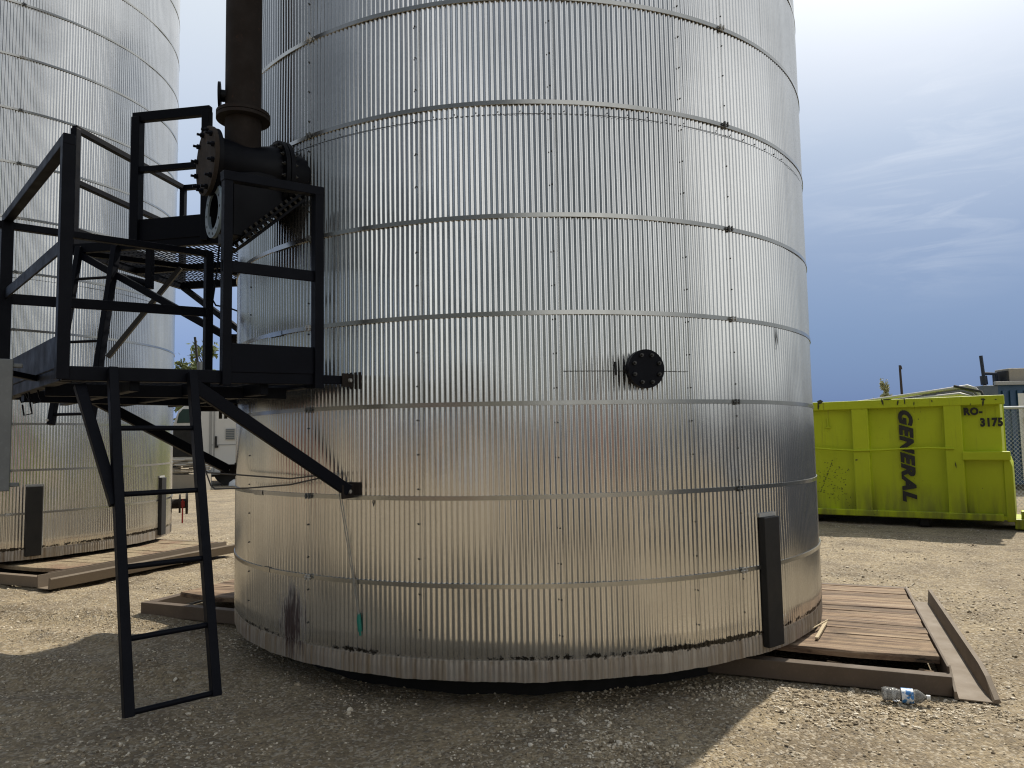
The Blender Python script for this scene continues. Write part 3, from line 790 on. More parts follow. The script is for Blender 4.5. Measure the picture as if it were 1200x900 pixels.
def gh(x, y):
    n = snoise(x, y, 11)*.016+snoise(x, y, 5, 4, 2.6)*.0065
    # keep level under skids
    la = (x-S0.x)*e1.x+(y-S0.y)*e1.y; lb = (x-S0.x)*e2.x+(y-S0.y)*e2.y
    ins = np.maximum(np.maximum(-la-SL-.1, la-.3), np.maximum(-lb-.15, lb-SW-.15))
    calm = smooth(0, .5, ins)
    z = n*(.25+.75*calm)-.006*(1-calm)
    # tyre ruts across the left foreground
    for c0, w, dpt in ((.0, .19, .060), (1.45, .19, .055)):
        d = (x+4.2)*.30+(y-5.55)*.954-c0+.12*np.sin(x*1.1); m = smooth(-1.6, -2.6, x)*smooth(-14, -9, x)
        z += m*dpt*(-np.exp(-(d/w)**2)+.55*np.exp(-((abs(d)-2.0*w)/(.6*w))**2))
    rise = smooth(-4.6, -6.2, x)*smooth(5.5, 8.0, y)
    z += .055*rise
    far = smooth(30, 60, np.hypot(x, y)); return z*(1-far)
GZ = gh(GX, GY)
vv = np.stack([GX, GY, GZ], -1).reshape(-1, 3); ny, nx = GX.shape
b0 = (np.arange(ny-1)[:, None]*nx+np.arange(nx-1)[None]).ravel()
gq = np.stack([b0, b0+1, b0+nx+1, b0+nx], -1)
struct(link('ground', npmesh('ground', vv, gq, M['ground'])))
# loose stones
ico_v = np.array([(0,0,-1),(.7236,-.5257,-.4472),(-.2764,-.8506,-.4472),(-.8944,0,-.4472),(-.2764,.8506,-.4472),(.7236,.5257,-.4472),(.2764,-.8506,.4472),(-.7236,-.5257,.4472),(-.7236,.5257,.4472),(.2764,.8506,.4472),(.8944,0,.4472),(0,0,1)])
ico_f = np.array([(0,2,1),(1,5,0),(0,3,2),(0,4,3),(0,5,4),(1,10,5),(2,6,1),(3,7,2),(4,8,3),(5,9,4),(1,6,10),(2,7,6),(3,8,7),(4,9,8),(5,10,9),(6,11,10),(7,11,6),(8,11,7),(9,11,8),(10,11,9)])
def scatter(n, xr, yr, smin, smax, power):
    x = rng.uniform(*xr, n); y = yr[0]+(yr[1]-yr[0])*rng.uniform(0, 1, n)**1.5
    keep = np.abs(x) < .75*y+.5
    la = (x-S0.x)*e1.x+(y-S0.y)*e1.y; lb = (x-S0.x)*e2.x+(y-S0.y)*e2.y
    keep &= ~((la > -SL-.03) & (la < .26) & (lb > -.03) & (lb < SW+.05))
    keep &= np.hypot(x-.1, y-7) > 1.9
    cl = snoise(x, y, 21, 3, .55)
    keep &= rng.uniform(0, 1, n) < np.clip(.50+1.0*cl, .06, 1)
    x, y = x[keep], y[keep]; s = smin+(smax-smin)*rng.uniform(0, 1, len(x))**power
    return x, y, s
parts_ = [scatter(42000, (-5.5,4.5), (2.7,7.5), .003, .0085, 1.6), scatter(5500, (-6,4.5), (2.8,9), .006, .020, 4.0), scatter(9000, (-9,8), (6,14), .006, .016, 2.5), scatter(12000, (.35,2.8), (2.9,4.9), .004, .013, 1.7)]
x = np.concatenate([p[0] for p in parts_]); y = np.concatenate([p[1] for p in parts_]); s = np.concatenate([p[2] for p in parts_])
n = len(x); z = gh(x, y)
jit = 1+rng.uniform(-.28, .28, (n, 12, 1)); pts = ico_v[None]*jit
scl = np.stack([s*rng.uniform(.8,1.3,n), s*rng.uniform(.8,1.3,n), s*rng.uniform(.5,.85,n)], -1)[:, None]
pts = pts*scl; a = rng.uniform(0, 6.28, n); ca, sa = np.cos(a)[:, None], np.sin(a)[:, None]
px_ = pts[..., 0]*ca-pts[..., 1]*sa; py_ = pts[..., 0]*sa+pts[..., 1]*ca
pts = np.stack([px_+x[:, None], py_+y[:, None], pts[..., 2]+(z+s*.22)[:, None]], -1).reshape(-1, 3)
fc = (ico_f[None]+(np.arange(n)*12)[:, None, None]).reshape(-1, 3)
so = link('gravel_stones', npmesh('gravel_stones', pts, fc, M['stones'], False)); struct(so, 'stuff'); so['label'] = 'loose pale gravel strewn over the yard'

# ------------------------------------------------------------------ bottle, splinter
def bottle():
    ax = V((.928,-.372,.0)).normalized(); t = V((-ax.y, ax.x, 0)); o = V((2.185, 4.575, .043))
    k = NT('clear plastic'); k.out((.93,.95,.97), .10); k.b.inputs['Transmission Weight'].default_value = .86; k.b.inputs['IOR'].default_value = 1.12
    k.l(k.bump(k.noise(38, 3, .6), .5, .01), k.b.inputs['Normal'])
    th = thing('water_bottle', 'crushed clear plastic water bottle lying by the skid beam', 'bottle', o)
    prof = [(0,.018),(.004,.034),(.02,.040),(.05,.037),(.07,.041),(.095,.036),(.12,.040),(.15,.041),(.165,.036),(.19,.040),(.205,.034),(.222,.022),(.232,.0135),(.240,.0135)]
    mb = MB(); vs = []; fs = []; nn_ = 20; rr = random.Random(4)
    for i, (d, r_) in enumerate(prof):
        for q in range(nn_):
            a = 2*math.pi*q/nn_; rq = r_*(1+rr.uniform(-.09,.05)*(2 < i < 11))*(1-.10*(math.sin(a*2+i*.9) > .4)*(2 < i < 10))
            vs.append(o+ax*d+t*math.cos(a)*rq+ZU*math.sin(a)*rq)
    for i in range(len(prof)-1):
        for q in range(nn_): b = (q+1) % nn_; fs.append((i*nn_+q, i*nn_+b, (i+1)*nn_+b, (i+1)*nn_+q))
    fs.append(tuple(range(nn_))[::-1]); mb.add(vs, fs, True); mb.build('bottle_body', k.m, th, o)
    MB().cyl(o+ax*.238, o+ax*.258, .0155, 16).build('cap', M['white2'], th, o)
    mb = MB(); vs = []; fs = []
    for i, d in enumerate((.105,.125,.15,.168)):
        for q in range(nn_): a = 2*math.pi*q/nn_; r_ = .0425-.002*(q % 3 == 0); vs.append(o+ax*d+t*math.cos(a)*r_+ZU*math.sin(a)*r_)
    for i in range(3):
        for q in range(nn_): b = (q+1) % nn_; fs.append((i*nn_+q, i*nn_+b, (i+1)*nn_+b, (i+1)*nn_+q))
    kk = NT('blue label'); kk.out(kk.mix(kk.rng(kk.noise(28, 2), .48, .54), (.05,.22,.55), (.75,.8,.85)), .4)
    mb.add(vs, fs, True); mb.build('paper_label', kk.m, th, o)
bottle()
def onz(px, py, zz): d = W(px, py, 1)-CAMP; return CAMP+d*((zz-1.6)/d.z)
p0, p1 = onz(957,748,.176), onz(968,729,.182)
mb = MB().beam(p0, p1, .022, .014); mb.tube([p0+V((-.12,.10,0)), p0.lerp(p1,.5)+V((-.05,.02,.01)), p1+V((.02,.02,.01))], .006, 5)
kk = NT('pale splinter'); kk.out(kk.mix(kk.noise(40, 4), (.42,.33,.20), (.55,.46,.31)), .8)
tag(mb.build('wood_splinter', kk.m, None, p0), 'pale wood splinter lying on the plank deck against the tank foot', 'wood')

# ------------------------------------------------------------------ dumpster
D0 = V((7.944, 12.036, 0)); da = V((-.825,.565,0)).normalized(); dn = V((-.565,-.825,0)).normalized()   # da: to the left along the face, dn: towards the viewer
dr = -da
def DP(a, d, z): return D0+da*a-dn*d+ZU*z
dump = thing('dumpster', 'lime green roll-off dumpster with black lettering on its side', 'dumpster', D0)
dorg = D0.copy(); LM = M['lime']
def dp(mb, name, mat=LM, par=None, bevel=.012): return mb.build(name, mat, par or dump, dorg, bevel)
DL, DW, ZB, ZTp = 6.2, 2.35, .165, 2.175
mb = MB()
def face_panel(mb, a0, a1, z0, z1, d, nA, nZ, seed):
    vs = []; fs = []
    for j in range(nZ+1):
        for i in range(nA+1):
            a = a0+(a1-a0)*i/nA; z_ = z0+(z1-z0)*j/nZ
            w = .020*math.sin(a*3.1+seed)*math.sin(z_*2.3+seed*2)+.009*math.sin(a*7+z_*5+seed)*math.sin(a*2.3)
            vs.append(DP(a, d+w*(0 < i < nA)*(0 < j < nZ), z_))
    for j in range(nZ):
        for i in range(nA): p = j*(nA+1)+i; fs.append((p, p+nA+1, p+nA+2, p+1))
    mb.add(vs, fs, True)
mb2 = MB(); face_panel(mb2, .02, DL, ZB, ZTp-.02, .05, 70, 24, 1.3); 
mb2.box(DP(DL/2, .085, (ZB+ZTp)/2), (DL-.04, .05, ZTp-ZB-.06), (da, dn, ZU))
mb2.box(DP(DL/2, DW, (ZB+ZTp)/2), (DL, .06, ZTp-ZB), (da, dn, ZU)); mb2.box(DP(.05, DW/2, (ZB+ZTp)/2), (.06, DW-.1, ZTp-ZB), (da, dn, ZU)); mb2.box(DP(DL-.03, DW/2, (ZB+ZTp)/2), (.06, DW-.1, ZTp-ZB), (da, dn, ZU)); mb2.box(DP(DL/2, DW/2, ZB+.03), (DL, DW, .06), (da, dn, ZU))
dp(mb2, 'body', bevel=0)
dp(MB().box(DP(DL/2-.02, .02, ZTp-.065), (DL+.06, .14, .15), (da, dn, ZU)), 'top_rail')
dp(MB().box(DP(DL/2+.05, .0, ZB+.04), (DL-.02, .14, .11), (da, dn, ZU)), 'bottom_rail')
def pxa(px):   # distance along the face of an image column
    d = F+Rt*((px-600)/f)+Up*((450-540)/f); # intersect vertical plane of the face
    t = (D0-CAMP).dot(dn)/d.dot(dn); return ((CAMP+d*t)-D0).dot(da)
for x0, x1 in ((1001,1020), (1109,1130)):
    a0, a1 = pxa(x1), pxa(x0)
    dp(MB().box(DP((a0+a1)/2, .005, (ZB+ZTp)/2), (a1-a0, .09, ZTp-ZB-.15), (da, dn, ZU)), 'rib')
for a0 in (4.1, 5.6): dp(MB().box(DP(a0, .005, (ZB+ZTp)/2), (.3, .09, ZTp-ZB-.15), (da, dn, ZU)), 'rib')
ar = pxa(1130)
dp(MB().box(DP((ar-.07)/2, -.005, 1.20), (ar+.10, .13, .14), (da, dn, ZU)), 'side_rail')
# lower nose of the right end
mb = MB(); vs = [DP(.0,.0,1.14), DP(.0,.06,ZB-.02), DP(-.02,.0,ZB-.02)]
mb.prism([(.02,ZB-.03),(-.10,ZB-.03),(-.10,1.02),(-.07,1.13),(.02,1.16)], DP(0,.02,0), da, ZU, -dn, DW-.1)
dp(mb, 'nose')
dp(MB().box(DP(-.28, .5, .10), (.40, .9, .16), (da, dn, ZU)).box(DP(-.22, .3, .22), (.1, .3, .16), (da, dn, ZU)), 'hook_frame')
# thin rod across the panels, slightly bent
mb = MB(); a1, a2 = pxa(1119), pxa(953)
pts = [DP(a1+(DL-.3-a1)*i/14, -.052, 1.325+.02*math.sin(i*1.1)-.03*math.exp(-((i-3)/2.)**2)+.045*i/14*1.2) for i in range(15)]
dp(mb.tube(pts, .017, 8), 'rod', bevel=0)
dp(MB().box(DP(pxa(972), .03, 1.80), (.02, .03, .18), (da, dn, ZU)).box(DP(pxa(972), .03, 1.72), (.09, .03, .03), (da, dn, ZU)), 'latch')
for o_x in (1.2, 3.0, 4.8): dp(MB().box(DP(o_x, .3, .085), (.14, .45, .15), (da, dn, ZU)).cyl(DP(o_x,.12,.05), DP(o_x,.45,.05), .05, 16), 'roller', M['dark'])
# lettering
def lettering(body, name, o, ex, ey, w, h, shear=0.0, bold=.03):
    cu = bpy.data.curves.new(name, 'FONT'); cu.body = body; cu.offset = bold; cu.shear = shear; cu.space_character = 1.14; cu.resolution_u = 4
    to = bpy.data.objects.new('tmp', cu); col.objects.link(to); bpy.context.view_layer.update()
    me = bpy.data.meshes.new_from_object(to.evaluated_get(bpy.context.evaluated_depsgraph_get()))
    bpy.data.objects.remove(to)
    xs = [v.co.x for v in me.vertices]; ys = [v.co.y for v in me.vertices]
    x0, x1, y0, y1 = min(xs), max(xs), min(ys), max(ys)
    for v in me.vertices:
        q = o+ex*((v.co.x-x0)/(x1-x0)*w)+ey*((v.co.y-y0)/(y1-y0)*h); v.co = q-dorg
    me.materials.clear(); me.materials.append(M['ink']); return me
def facept(px, py, out):
    d = F+Rt*((px-600)/f)+Up*((450-py)/f); o = D0+dn*out; t = (o-CAMP).dot(dn)/d.dot(dn); return CAMP+d*t
pt, pbm = facept(1052,481,-.022), facept(1054,588,-.022)
wd = (facept(1069,481,-.022)-pt).length
L_ = link('painted_lettering', lettering('GENERAL', 'lettering', pt, -ZU, dr, (pt.z-pbm.z), wd, .28, .06), dump)
p = facept(1129.5,487,-.022); q = facept(1151,477,-.022)
L_ = link('stencil_lettering', lettering('RO-', 'stencil', p, dr, ZU, abs((q-p).dot(dr)), q.z-p.z, 0, .06), dump)
p = facept(1149,500.5,-.022); q = facept(1175,489,-.022)
L_ = link('stencil_number', lettering('3175', 'stencil', p, dr, ZU, abs((q-p).dot(dr)), q.z-p.z, 0, .06), dump)
# scratches low on the left panel and along the top rail
mb = MB(); rr = random.Random(9)
def flat(mb, px, py, w, h, ang, out=-.036):
    c = facept(px, py, out); ca, sa = math.cos(ang), math.sin(ang); X_ = dr*ca+ZU*sa; Y_ = ZU*ca-dr*sa
    k_ = rr.randint(4,6); mb.add([c+X_*w*math.cos(6.283*i/k_)*rr.uniform(.6,1)+Y_*h*math.sin(6.283*i/k_)*rr.uniform(.6,1) for i in range(k_)], [tuple(range(k_))])
for _ in range(110):
    t_ = rr.random(); flat(mb, 962+rr.gauss(14,11)+10*t_, 588-rr.random()*45+rr.gauss(0,4), rr.uniform(.006,.022), rr.uniform(.004,.010), rr.uniform(-1,1))
for i in range(16):
    flat(mb, 962+i*.9+rr.uniform(-.6,.6), 576-i*2.4+rr.uniform(-.6,.6), .022, .010, 1.0)
dp(mb, 'scuff_marks', M['scuff'], bevel=0)
mb = MB()
for px, py, w, h in ((961,471,.06,.05), (959,476,.02,.08), (1034,471,.02,.07), (1040,468,.10,.015), (1052,472,.015,.06), (1060,470,.012,.09), (1071,473,.012,.05), (1092,470,.012,.03), (1152,472,.016,.10), (1152,468,.05,.02), (1004,539,.03,.02), (1120,545,.012,.07), (1137,474,.01,.03), (1167,468,.02,.015)):
    flat(mb, px, py, w, h, rr.uniform(-.2,.2), .056)
dp(mb, 'chipped_paint', M['scuff'], bevel=0)
# bundle of pale tubes poking over the rim
bt = thing('tube_bundle', 'bundle of pale metal tubes poking over the green dumpster rim', 'tubes', W(1085,465,13.4))
bo = bt.location.copy()
for i, (ya, yb, yo, rad) in enumerate(((467.5,452.5,.0,.030), (468.5,455.5,.10,.036), (469.5,458.8,.02,.030), (470.5,462,-.05,.034), (468,457,.35,.045))):
    mb = MB().tube([W(1004+5*i,ya+4,14.3+yo), W(1085,(ya+yb)/2,13.2+yo), W(1134-3*i,yb,12.75+yo), W(1143-2*i,yb+3,12.65+yo), W(1150-2*i,yb+12,12.6+yo)], rad, 10)
    mb.build('tube', M['tube'] if i in (0, 3) else M['tubegrey'], bt, bo)
MB().tube([W(1118,452.5,12.7), W(1150,459,12.35), W(1153,466,12.3)], .025, 6).build('hose', M['dark'], bt, bo)

# ------------------------------------------------------------------ right background
fc = thing('chain_link_fence', 'chain link fence with pale top rail behind the green dumpster', 'fence', V((9.0,15.4,0)))
fo_ = fc.location.copy(); FA, FB = V((8.2,15.5,0)), V((17.5,14.9,0)); fd = (FB-FA).normalized(); FH = 2.08; FLn = (FB-FA).length
MB().cyl(FA+ZU*FH, FB+ZU*FH, .03, 10).build('top_rail', M['chain'], fc, fo_)
for i in range(4): MB().cyl(FA+fd*(.15+i*3.0), FA+fd*(.15+i*3.0)+ZU*(FH+.05), .035, 12).build('post', M['chain'], fc, fo_)
mb = MB(); st = .085; n = int(FLn/st)
for i in range(-int(FH/st), n):
    for s in (0, 1):
        a0 = i*st; a1 = a0+FH; z0, z1 = (0.03, FH) if s == 0 else (FH, 0.03)
        lo, hi = max(a0, 0), min(a1, FLn)
        if hi <= lo: continue
        za = z0+(z1-z0)*(lo-a0)/FH; zb = z0+(z1-z0)*(hi-a0)/FH
        mb.tube([FA+fd*lo+ZU*za, FA+fd*hi+ZU*zb], .0038, 3, False, False)
mb.build('mesh', M['chain'], fc, fo_)
bn = thing('banner', 'white banner with red brown figures hung at the right edge by the fence', 'banner', V((10.80,15.75,.55)))
b0 = bn.location.copy(); bxx = fd
MB().box(b0+V((.62,0,.92)), (1.24, .012, 1.85), (bxx, V((-bxx.y,bxx.x,0)), ZU)).build('cloth', M['banner'], bn, b0)
mb = MB(); rr = random.Random(2)
for cx_, cz_, w_, h_ in ((.18,1.50,.10,.12), (.14,1.30,.09,.10), (.22,1.15,.13,.13), (.55,1.42,.2,.22), (.95,1.35,.2,.25), (.20,.80,.12,.15), (.26,.58,.16,.14), (.20,.38,.11,.16), (.6,.7,.22,.3), (1.0,.55,.15,.2)):
    k_ = 11; vs = [b0+bxx*(cx_+w_*math.cos(6.283*i/k_)*rr.uniform(.55,1.1))+ZU*(cz_+h_*math.sin(6.283*i/k_)*rr.uniform(.55,1.1))-V((0,.012,0)) for i in range(k_)]
    mb.add(vs, [tuple(range(k_))])
mb.build('printed_figures', M['bannerred'], bn, b0)
ct = thing('tank_container', 'dark blue container with pipes and a box on its roof behind the fence', 'container', V((13.1,20.2,0)))
c0 = ct.location.copy()
mb = MB().box(c0+V((3.2,1.25,1.50)), (6.1, 2.4, 2.72))
mb.build('body', M['blue'], ct, c0, .02)
mb = MB()
for i in range(30): mb.box(c0+V((.35+i*.2,.03,1.50)), (.09, .05, 2.4))
mb.build('corrugation', M['blue'], ct, c0, .01)
MB().box(c0+V((-.02,.3,2.60)), (.42, .6, .50)).build('corner_box', M['bluegrey'], ct, c0, .02)
MB().box(c0+V((3.2,.0,2.90)), (6.2, .10, .10)).build('roof_rail', M['greyp'], ct, c0, .01)
MB().cyl(c0+V((.15,.5,2.85)), c0+V((.09,.5,3.72)), .045, 12).cyl(c0+V((.14,.5,2.9)), c0+V((.125,.5,3.15)), .09, 12).build('exhaust_stack', M['stackblue'], ct, c0)
MB().tube([c0+V((.1,.5,3.22)), c0+V((.48,.5,3.20)), c0+V((.50,.5,2.9))], .045, 10).build('pipe_elbow', M['stackblue'], ct, c0)
MB().box(c0+V((.95,.5,3.10)), (.62, .6, .45)).build('roof_box', M['beigebox'], ct, c0, .02)
for bx in (.60, 1.29): MB().box(c0+V((bx,.5,3.06)), (.05, .62, .40)).build('box_bracket', M['dark'], ct, c0)
MB().tube([c0+V((1.42,.5,2.9)), c0+V((1.52,.5,3.2)), c0+V((1.9,.5,3.25))], .09, 10).cyl(c0+V((2.0,.5,2.9)), c0+V((2.0,.5,3.4)), .22, 14).build('roof_vent', M['bluegrey'], ct, c0)
up_ = thing('utility_pole', 'thin dark utility pole on the horizon beyond the green dumpster', 'pole', V((37.0,70,0)))
MB().tube([(37.0,70,0), (36.85,70,8.0)], [.16,.10], 8).build('shaft', M['poles'], up_, up_.location.copy())
MB().tube([(36.86,69.9,7.6), (36.86,69.9,7.95)], [.16,.10], 8).build('cap', M['poles'], up_, up_.location.copy())

def tree(name, label, base, h, w, leaf, n, ls, narrow=False, seed=0):
    rr = random.Random(seed); b = V(base); th = thing(name, label, 'tree', b)
    mb = MB(); mb.tube([b, b+V((.1,0,h*.35)), b+V((.0,0,h*.75)), b+V((.05,0,h*.97))], [h*.022, h*.017, h*.009, h*.003], 7)
    tips = []
    for i in range(26):
        t_ = rr.uniform(.25,.95); p = b+ZU*(h*t_); a = rr.uniform(0,6.28)
        spread = w*(1-.55*abs(t_-.55)/.45) if not narrow else w*(1-.8*max(0,(t_-.3)))
        q = p+V((math.cos(a)*spread*rr.uniform(.5,1), math.sin(a)*spread*rr.uniform(.5,1), h*rr.uniform(.03,.14)))
        mb.tube([p, (p+q)/2+ZU*.03*h, q], [h*.006, h*.004, h*.001], 5); tips.append((p.lerp(q,.6), q))
    mb.build('trunk', M['bark'], th, b)
    mb = MB()
    for i in range(n):
        p, q = rr.choice(tips); c = p.lerp(q, rr.uniform(-.1,1.15))+V((rr.gauss(0,w*.13), rr.gauss(0,w*.13), rr.gauss(0,h*.035)))
        X_ = V((rr.gauss(0,1), rr.gauss(0,1), rr.gauss(0,1))).normalized(); Y_ = X_.cross(V((rr.gauss(0,1), rr.gauss(0,1), rr.gauss(0,1)))).normalized(); s_ = ls*rr.uniform(.5,1.3)
        mb.add([c-X_*s_, c+Y_*s_*.5, c+X_*s_, c-Y_*s_*.5], [(0,1,2,3)])
    mb.build('crown', leaf, th, b); return th
tree('leafy_tree', 'broad light green tree seen between the black posts, left of the tank', (-18.9,45,0), 7.2, 1.35, M['leaf'], 1800, .17, seed=1)
tree('leafy_tree', 'small light green tree low beside the twin tank edge', (-21.6,48,0), 6.7, .9, M['leaf'], 900, .16, seed=2)
tree('poplar_tree', 'narrow pale poplar rising above the green dumpster', (35.3,70,0), 6.1, .62, M['leaf2'], 1100, .16, True, seed=3)
tree('pale_bush', 'low pale bush peeking over the dumpster rim beside the poplar', (33.9,70,0), 4.6, .8, M['leaf2'], 800, .16, seed=4)

# ------------------------------------------------------------------ left background: trailer, tractor, debris
tr = thing('box_trailer', 'white box trailer parked behind the black ladder', 'trailer', V((-10.0,28.5,0)))
t0 = tr.location.copy()
MB().box(t0+V((-.3,1.2,2.25)), (3.9, 2.4, 3.45)).build('box_body', M['white'], tr, t0, .03)
MB().box(t0+V((-1.62,-.012,2.2)), (.10, .03, 3.3)).box(t0+V((-1.48,-.012,2.2)), (.05, .03, 3.3)).build('door_seal', M['greyp'], tr, t0, .004)
MB().box(t0+V((-.1,-.008,1.62)), (3.0, .02, .03)).build('panel_joint', M['greyp'], tr, t0)
mb = MB().box(t0+V((-.85,-.03,2.02)), (.36, .05, .42))
vg = mb.build('vent', M['greyp'], tr, t0, .008)
mb = MB()
for i in range(6): mb.box(t0+V((-.85,-.058,1.86+i*.065)), (.32, .012, .03))
mb.build('louvre', M['bluegrey'], vg, t0)
MB().box(t0+V((-1.40,-.04,1.75)), (.06, .06, .40)).box(t0+V((-1.37,-.05,1.55)), (.12, .05, .08)).build('handle', M['dark'], tr, t0, .004)
MB().box(t0+V((-.3,1.2,.46)), (3.8, 2.0, .14)).build('chassis', M['dark'], tr, t0)
for a in (-1.0, .6):
    for b in (.25, 2.1): MB().tube([t0+V((a,b,.38)), t0+V((a,b+.25,.38))], .38, 20).build('wheel', M['dark'], tr, t0)
MB().tube([t0+V((-.35,-.3,.08)), t0+V((-.35,-.3,.2)), t0+V((-.35,-.3,.30)), t0+V((-.35,-.3,.33))], [.42,.40,.26,.05], 18).build('tank_cap', M['white2'], tr, t0)
MB().cyl(t0+V((-1.55,-.15,.0)), t0+V((-1.55,-.15,.6)), .05, 8).box(t0+V((-1.5,-.2,.55)), (.9,.12,.1)).build('landing_gear', M['greyp'], tr, t0)
tk = thing('semi_truck', 'white truck cab with green tinted window half hidden behind the twin tank', 'truck', V((-13.9,31.0,0)))
k0 = tk.location.copy()
prof = [(-1.3,.75),(-1.3,2.2),(-1.1,2.42),(-.62,2.55),(-.42,3.1),(.0,3.42),(.45,3.8),(1.0,3.95),(2.2,3.95),(2.2,.75)]
mb = MB(); mb.prism(prof, k0+V((.3,0,0)), (1,0,0), ZU, (0,1,0), 2.3); mb.build('cab', M['white2'], tk, k0, .06)
mb = MB(); mb.prism([(-.46,2.56),(-.38,2.95),(-.22,3.14),(.08,3.14),(.08,2.56)], k0+V((.3,-.015,0)), (1,0,0), ZU, (0,1,0), .03); mb.build('window', M['cabglass'], tk, k0)
MB().box(k0+V((-.98,1.15,1.25)), (.12,1.7,.9)).build('grille', M['dark'], tk, k0)
MB().box(k0+V((-.35,-.25,2.75)), (.10,.18,.55)).build('mirror', M['dark'], tk, k0, .02)
MB().box(k0+V((.2,-.02,1.72)), (1.1,.05,1.15)).build('step_tank', M['dark'], tk, k0, .05)
for a in (-.6, 1.9): MB().tube([k0+V((a,.0,.5)), k0+V((a,.3,.5))], .5, 22).build('wheel', M['dark'], tk, k0)
MB().cyl(k0+V((.73,.3,3.0)), k0+V((.66,.3,5.15)), .13, 12).build('exhaust_stack', M['galv'], tk, k0)
MB().cyl(k0+V((.62,.5,3.8)), k0+V((.33,.5,6.25)), .05, 6).build('antenna', M['dark'], tk, k0)
# pale boards on the ground in front of the cab
pb = thing('board_pile', 'low pile of pale boards on the ground below the truck cab', 'boards', V((-11.2,25.6,0)))
mb = MB(); rr = random.Random(8)
for i in range(16):
    a = rr.uniform(-.4,.4); d = V((math.cos(a), math.sin(a), rr.uniform(-.05,.05))); mb.box(pb.location+V((rr.uniform(-.5,.5), rr.uniform(-.3,.3), .62+i*.035)), (rr.uniform(.6,1.5), .16, .03), (d, V((-d.y,d.x,0)), ZU))
mb.box(pb.location+V((0,0,.31)), (1.3,.7,.62))
mb.build('boards', M['beigebox'], pb, pb.location.copy())
# behind the viewpoint, seen mirrored in the cladding: a long shed and a rust red container
sh = thing('storage_shed', 'long low blue grey shed across the yard, mirrored as a dull band in the tank', 'shed', V((24,-24,0)))
h0 = sh.location.copy(); hx = V((.80,.60,0)); hy = V((-.60,.80,0))
MB().box(h0+ZU*1.5, (52, 10, 3.0), (hx, hy, ZU)).build('wall', M['shedw'], sh, h0)
mb = MB(); mb.prism([(-5.4,2.95),(5.4,2.95),(0,3.5)], h0-hx*26.3, hy, ZU, hx, 52.6); mb.build('roof', M['greyp'], sh, h0)
for q in range(6): MB().box(h0+hx*(-20+q*8)+hy*5.02+ZU*1.25, (2.6,.08,2.5), (hx, hy, ZU)).build('door', M['white'], sh, h0)
rc = thing('shipping_container', 'rust red container across the yard, a reddish glint mirrored in the tank', 'container', V((-13,-17,0)))
h0 = rc.location.copy(); hx = V((.94,-.34,0)); hy = V((.34,.94,0))
MB().box(h0+ZU*1.35, (12, 2.4, 2.5), (hx, hy, ZU)).build('body', M['redbox'], rc, h0)
mb = MB()
for q in range(40): mb.box(h0+hx*(-5.8+q*.297)+hy*1.22+ZU*1.35, (.14,.06,2.3), (hx, hy, ZU))
mb.build('corrugation', M['redbox'], rc, h0)
bx_ = thing('unseen_bin', 'unseen low slate blue bin added outside the right edge for the tank flank reflection', 'bin', V((8.6,7.9,0)))  # out of view, added to give the tank flank a blue grey reflection
h0 = bx_.location.copy(); hx = V((.55,.835,0)).normalized(); hy = V((-hx.y,hx.x,0))
for sg in (-1, 1):
    MB().box(h0+ZU*.95+hy*sg*1.1, (6.1, .08, 1.6), (hx, hy, ZU)).build('side', M['shedw'], bx_, h0)
    MB().box(h0+ZU*.95+hx*sg*3.0, (.08, 2.1, 1.6), (hx, hy, ZU)).build('end', M['shedw'], bx_, h0)
for q in range(7): MB().box(h0+hx*(-2.7+q*.9)+hy*1.17+ZU*.95, (.14,.06,1.5), (hx, hy, ZU)).build('rib', M['shedw'], bx_, h0)
MB().box(h0+ZU*.14, (6.0, 2.1, .08), (hx, hy, ZU)).build('floor', M['shedw'], bx_, h0)
bin2 = bx_.copy(); col.objects.link(bin2); bin2.location = (7.9, 3.1, 0); bin2.rotation_euler = (0,0,R(24))  # second unseen bin, added to darken the low reflection on the right flank
tag(bin2, 'unseen low slate blue bin beside the viewpoint, nearer of two added for the tank flank reflection', 'bin', 'slate blue bins'); bx_['group'] = 'slate blue bins'
for ch in list(bx_.children):
    c = ch.copy(); col.objects.link(c); c.parent = bin2
# low earth bank far behind
def bank(pts, h, w, seed):
    rr = np.random.default_rng(seed); vs = []; fs = []
    for i, (x_, y_) in enumerate(pts):
        hh = h*rr.uniform(.7,1.15); a = math.atan2(y_, x_); ox, oy = math.cos(a), math.sin(a)
        for k_, (t_, q) in enumerate(((-w,-.3),(-w*.4,hh*.75),(0,hh),(w*.5,hh*.7),(w*1.2,-.3))): vs.append((x_+ox*t_, y_+oy*t_, q))
    for i in range(len(pts)-1):
        for q in range(4): fs.append((5*i+q, 5*i+5+q, 5*i+6+q, 5*i+1+q))
    mb = MB(); mb.add(vs, fs, True); return mb
kk = NT('earth bank'); kk.out(kk.mix(kk.noise(.4, 5), (.085,.085,.065), (.13,.125,.095)), .95)
pts = [(150*math.cos(a), 150*math.sin(a)) for a in np.linspace(0, 2*math.pi, 90)]
struct(bank(pts, 4.2, 14, 3).build('hills', kk.m))

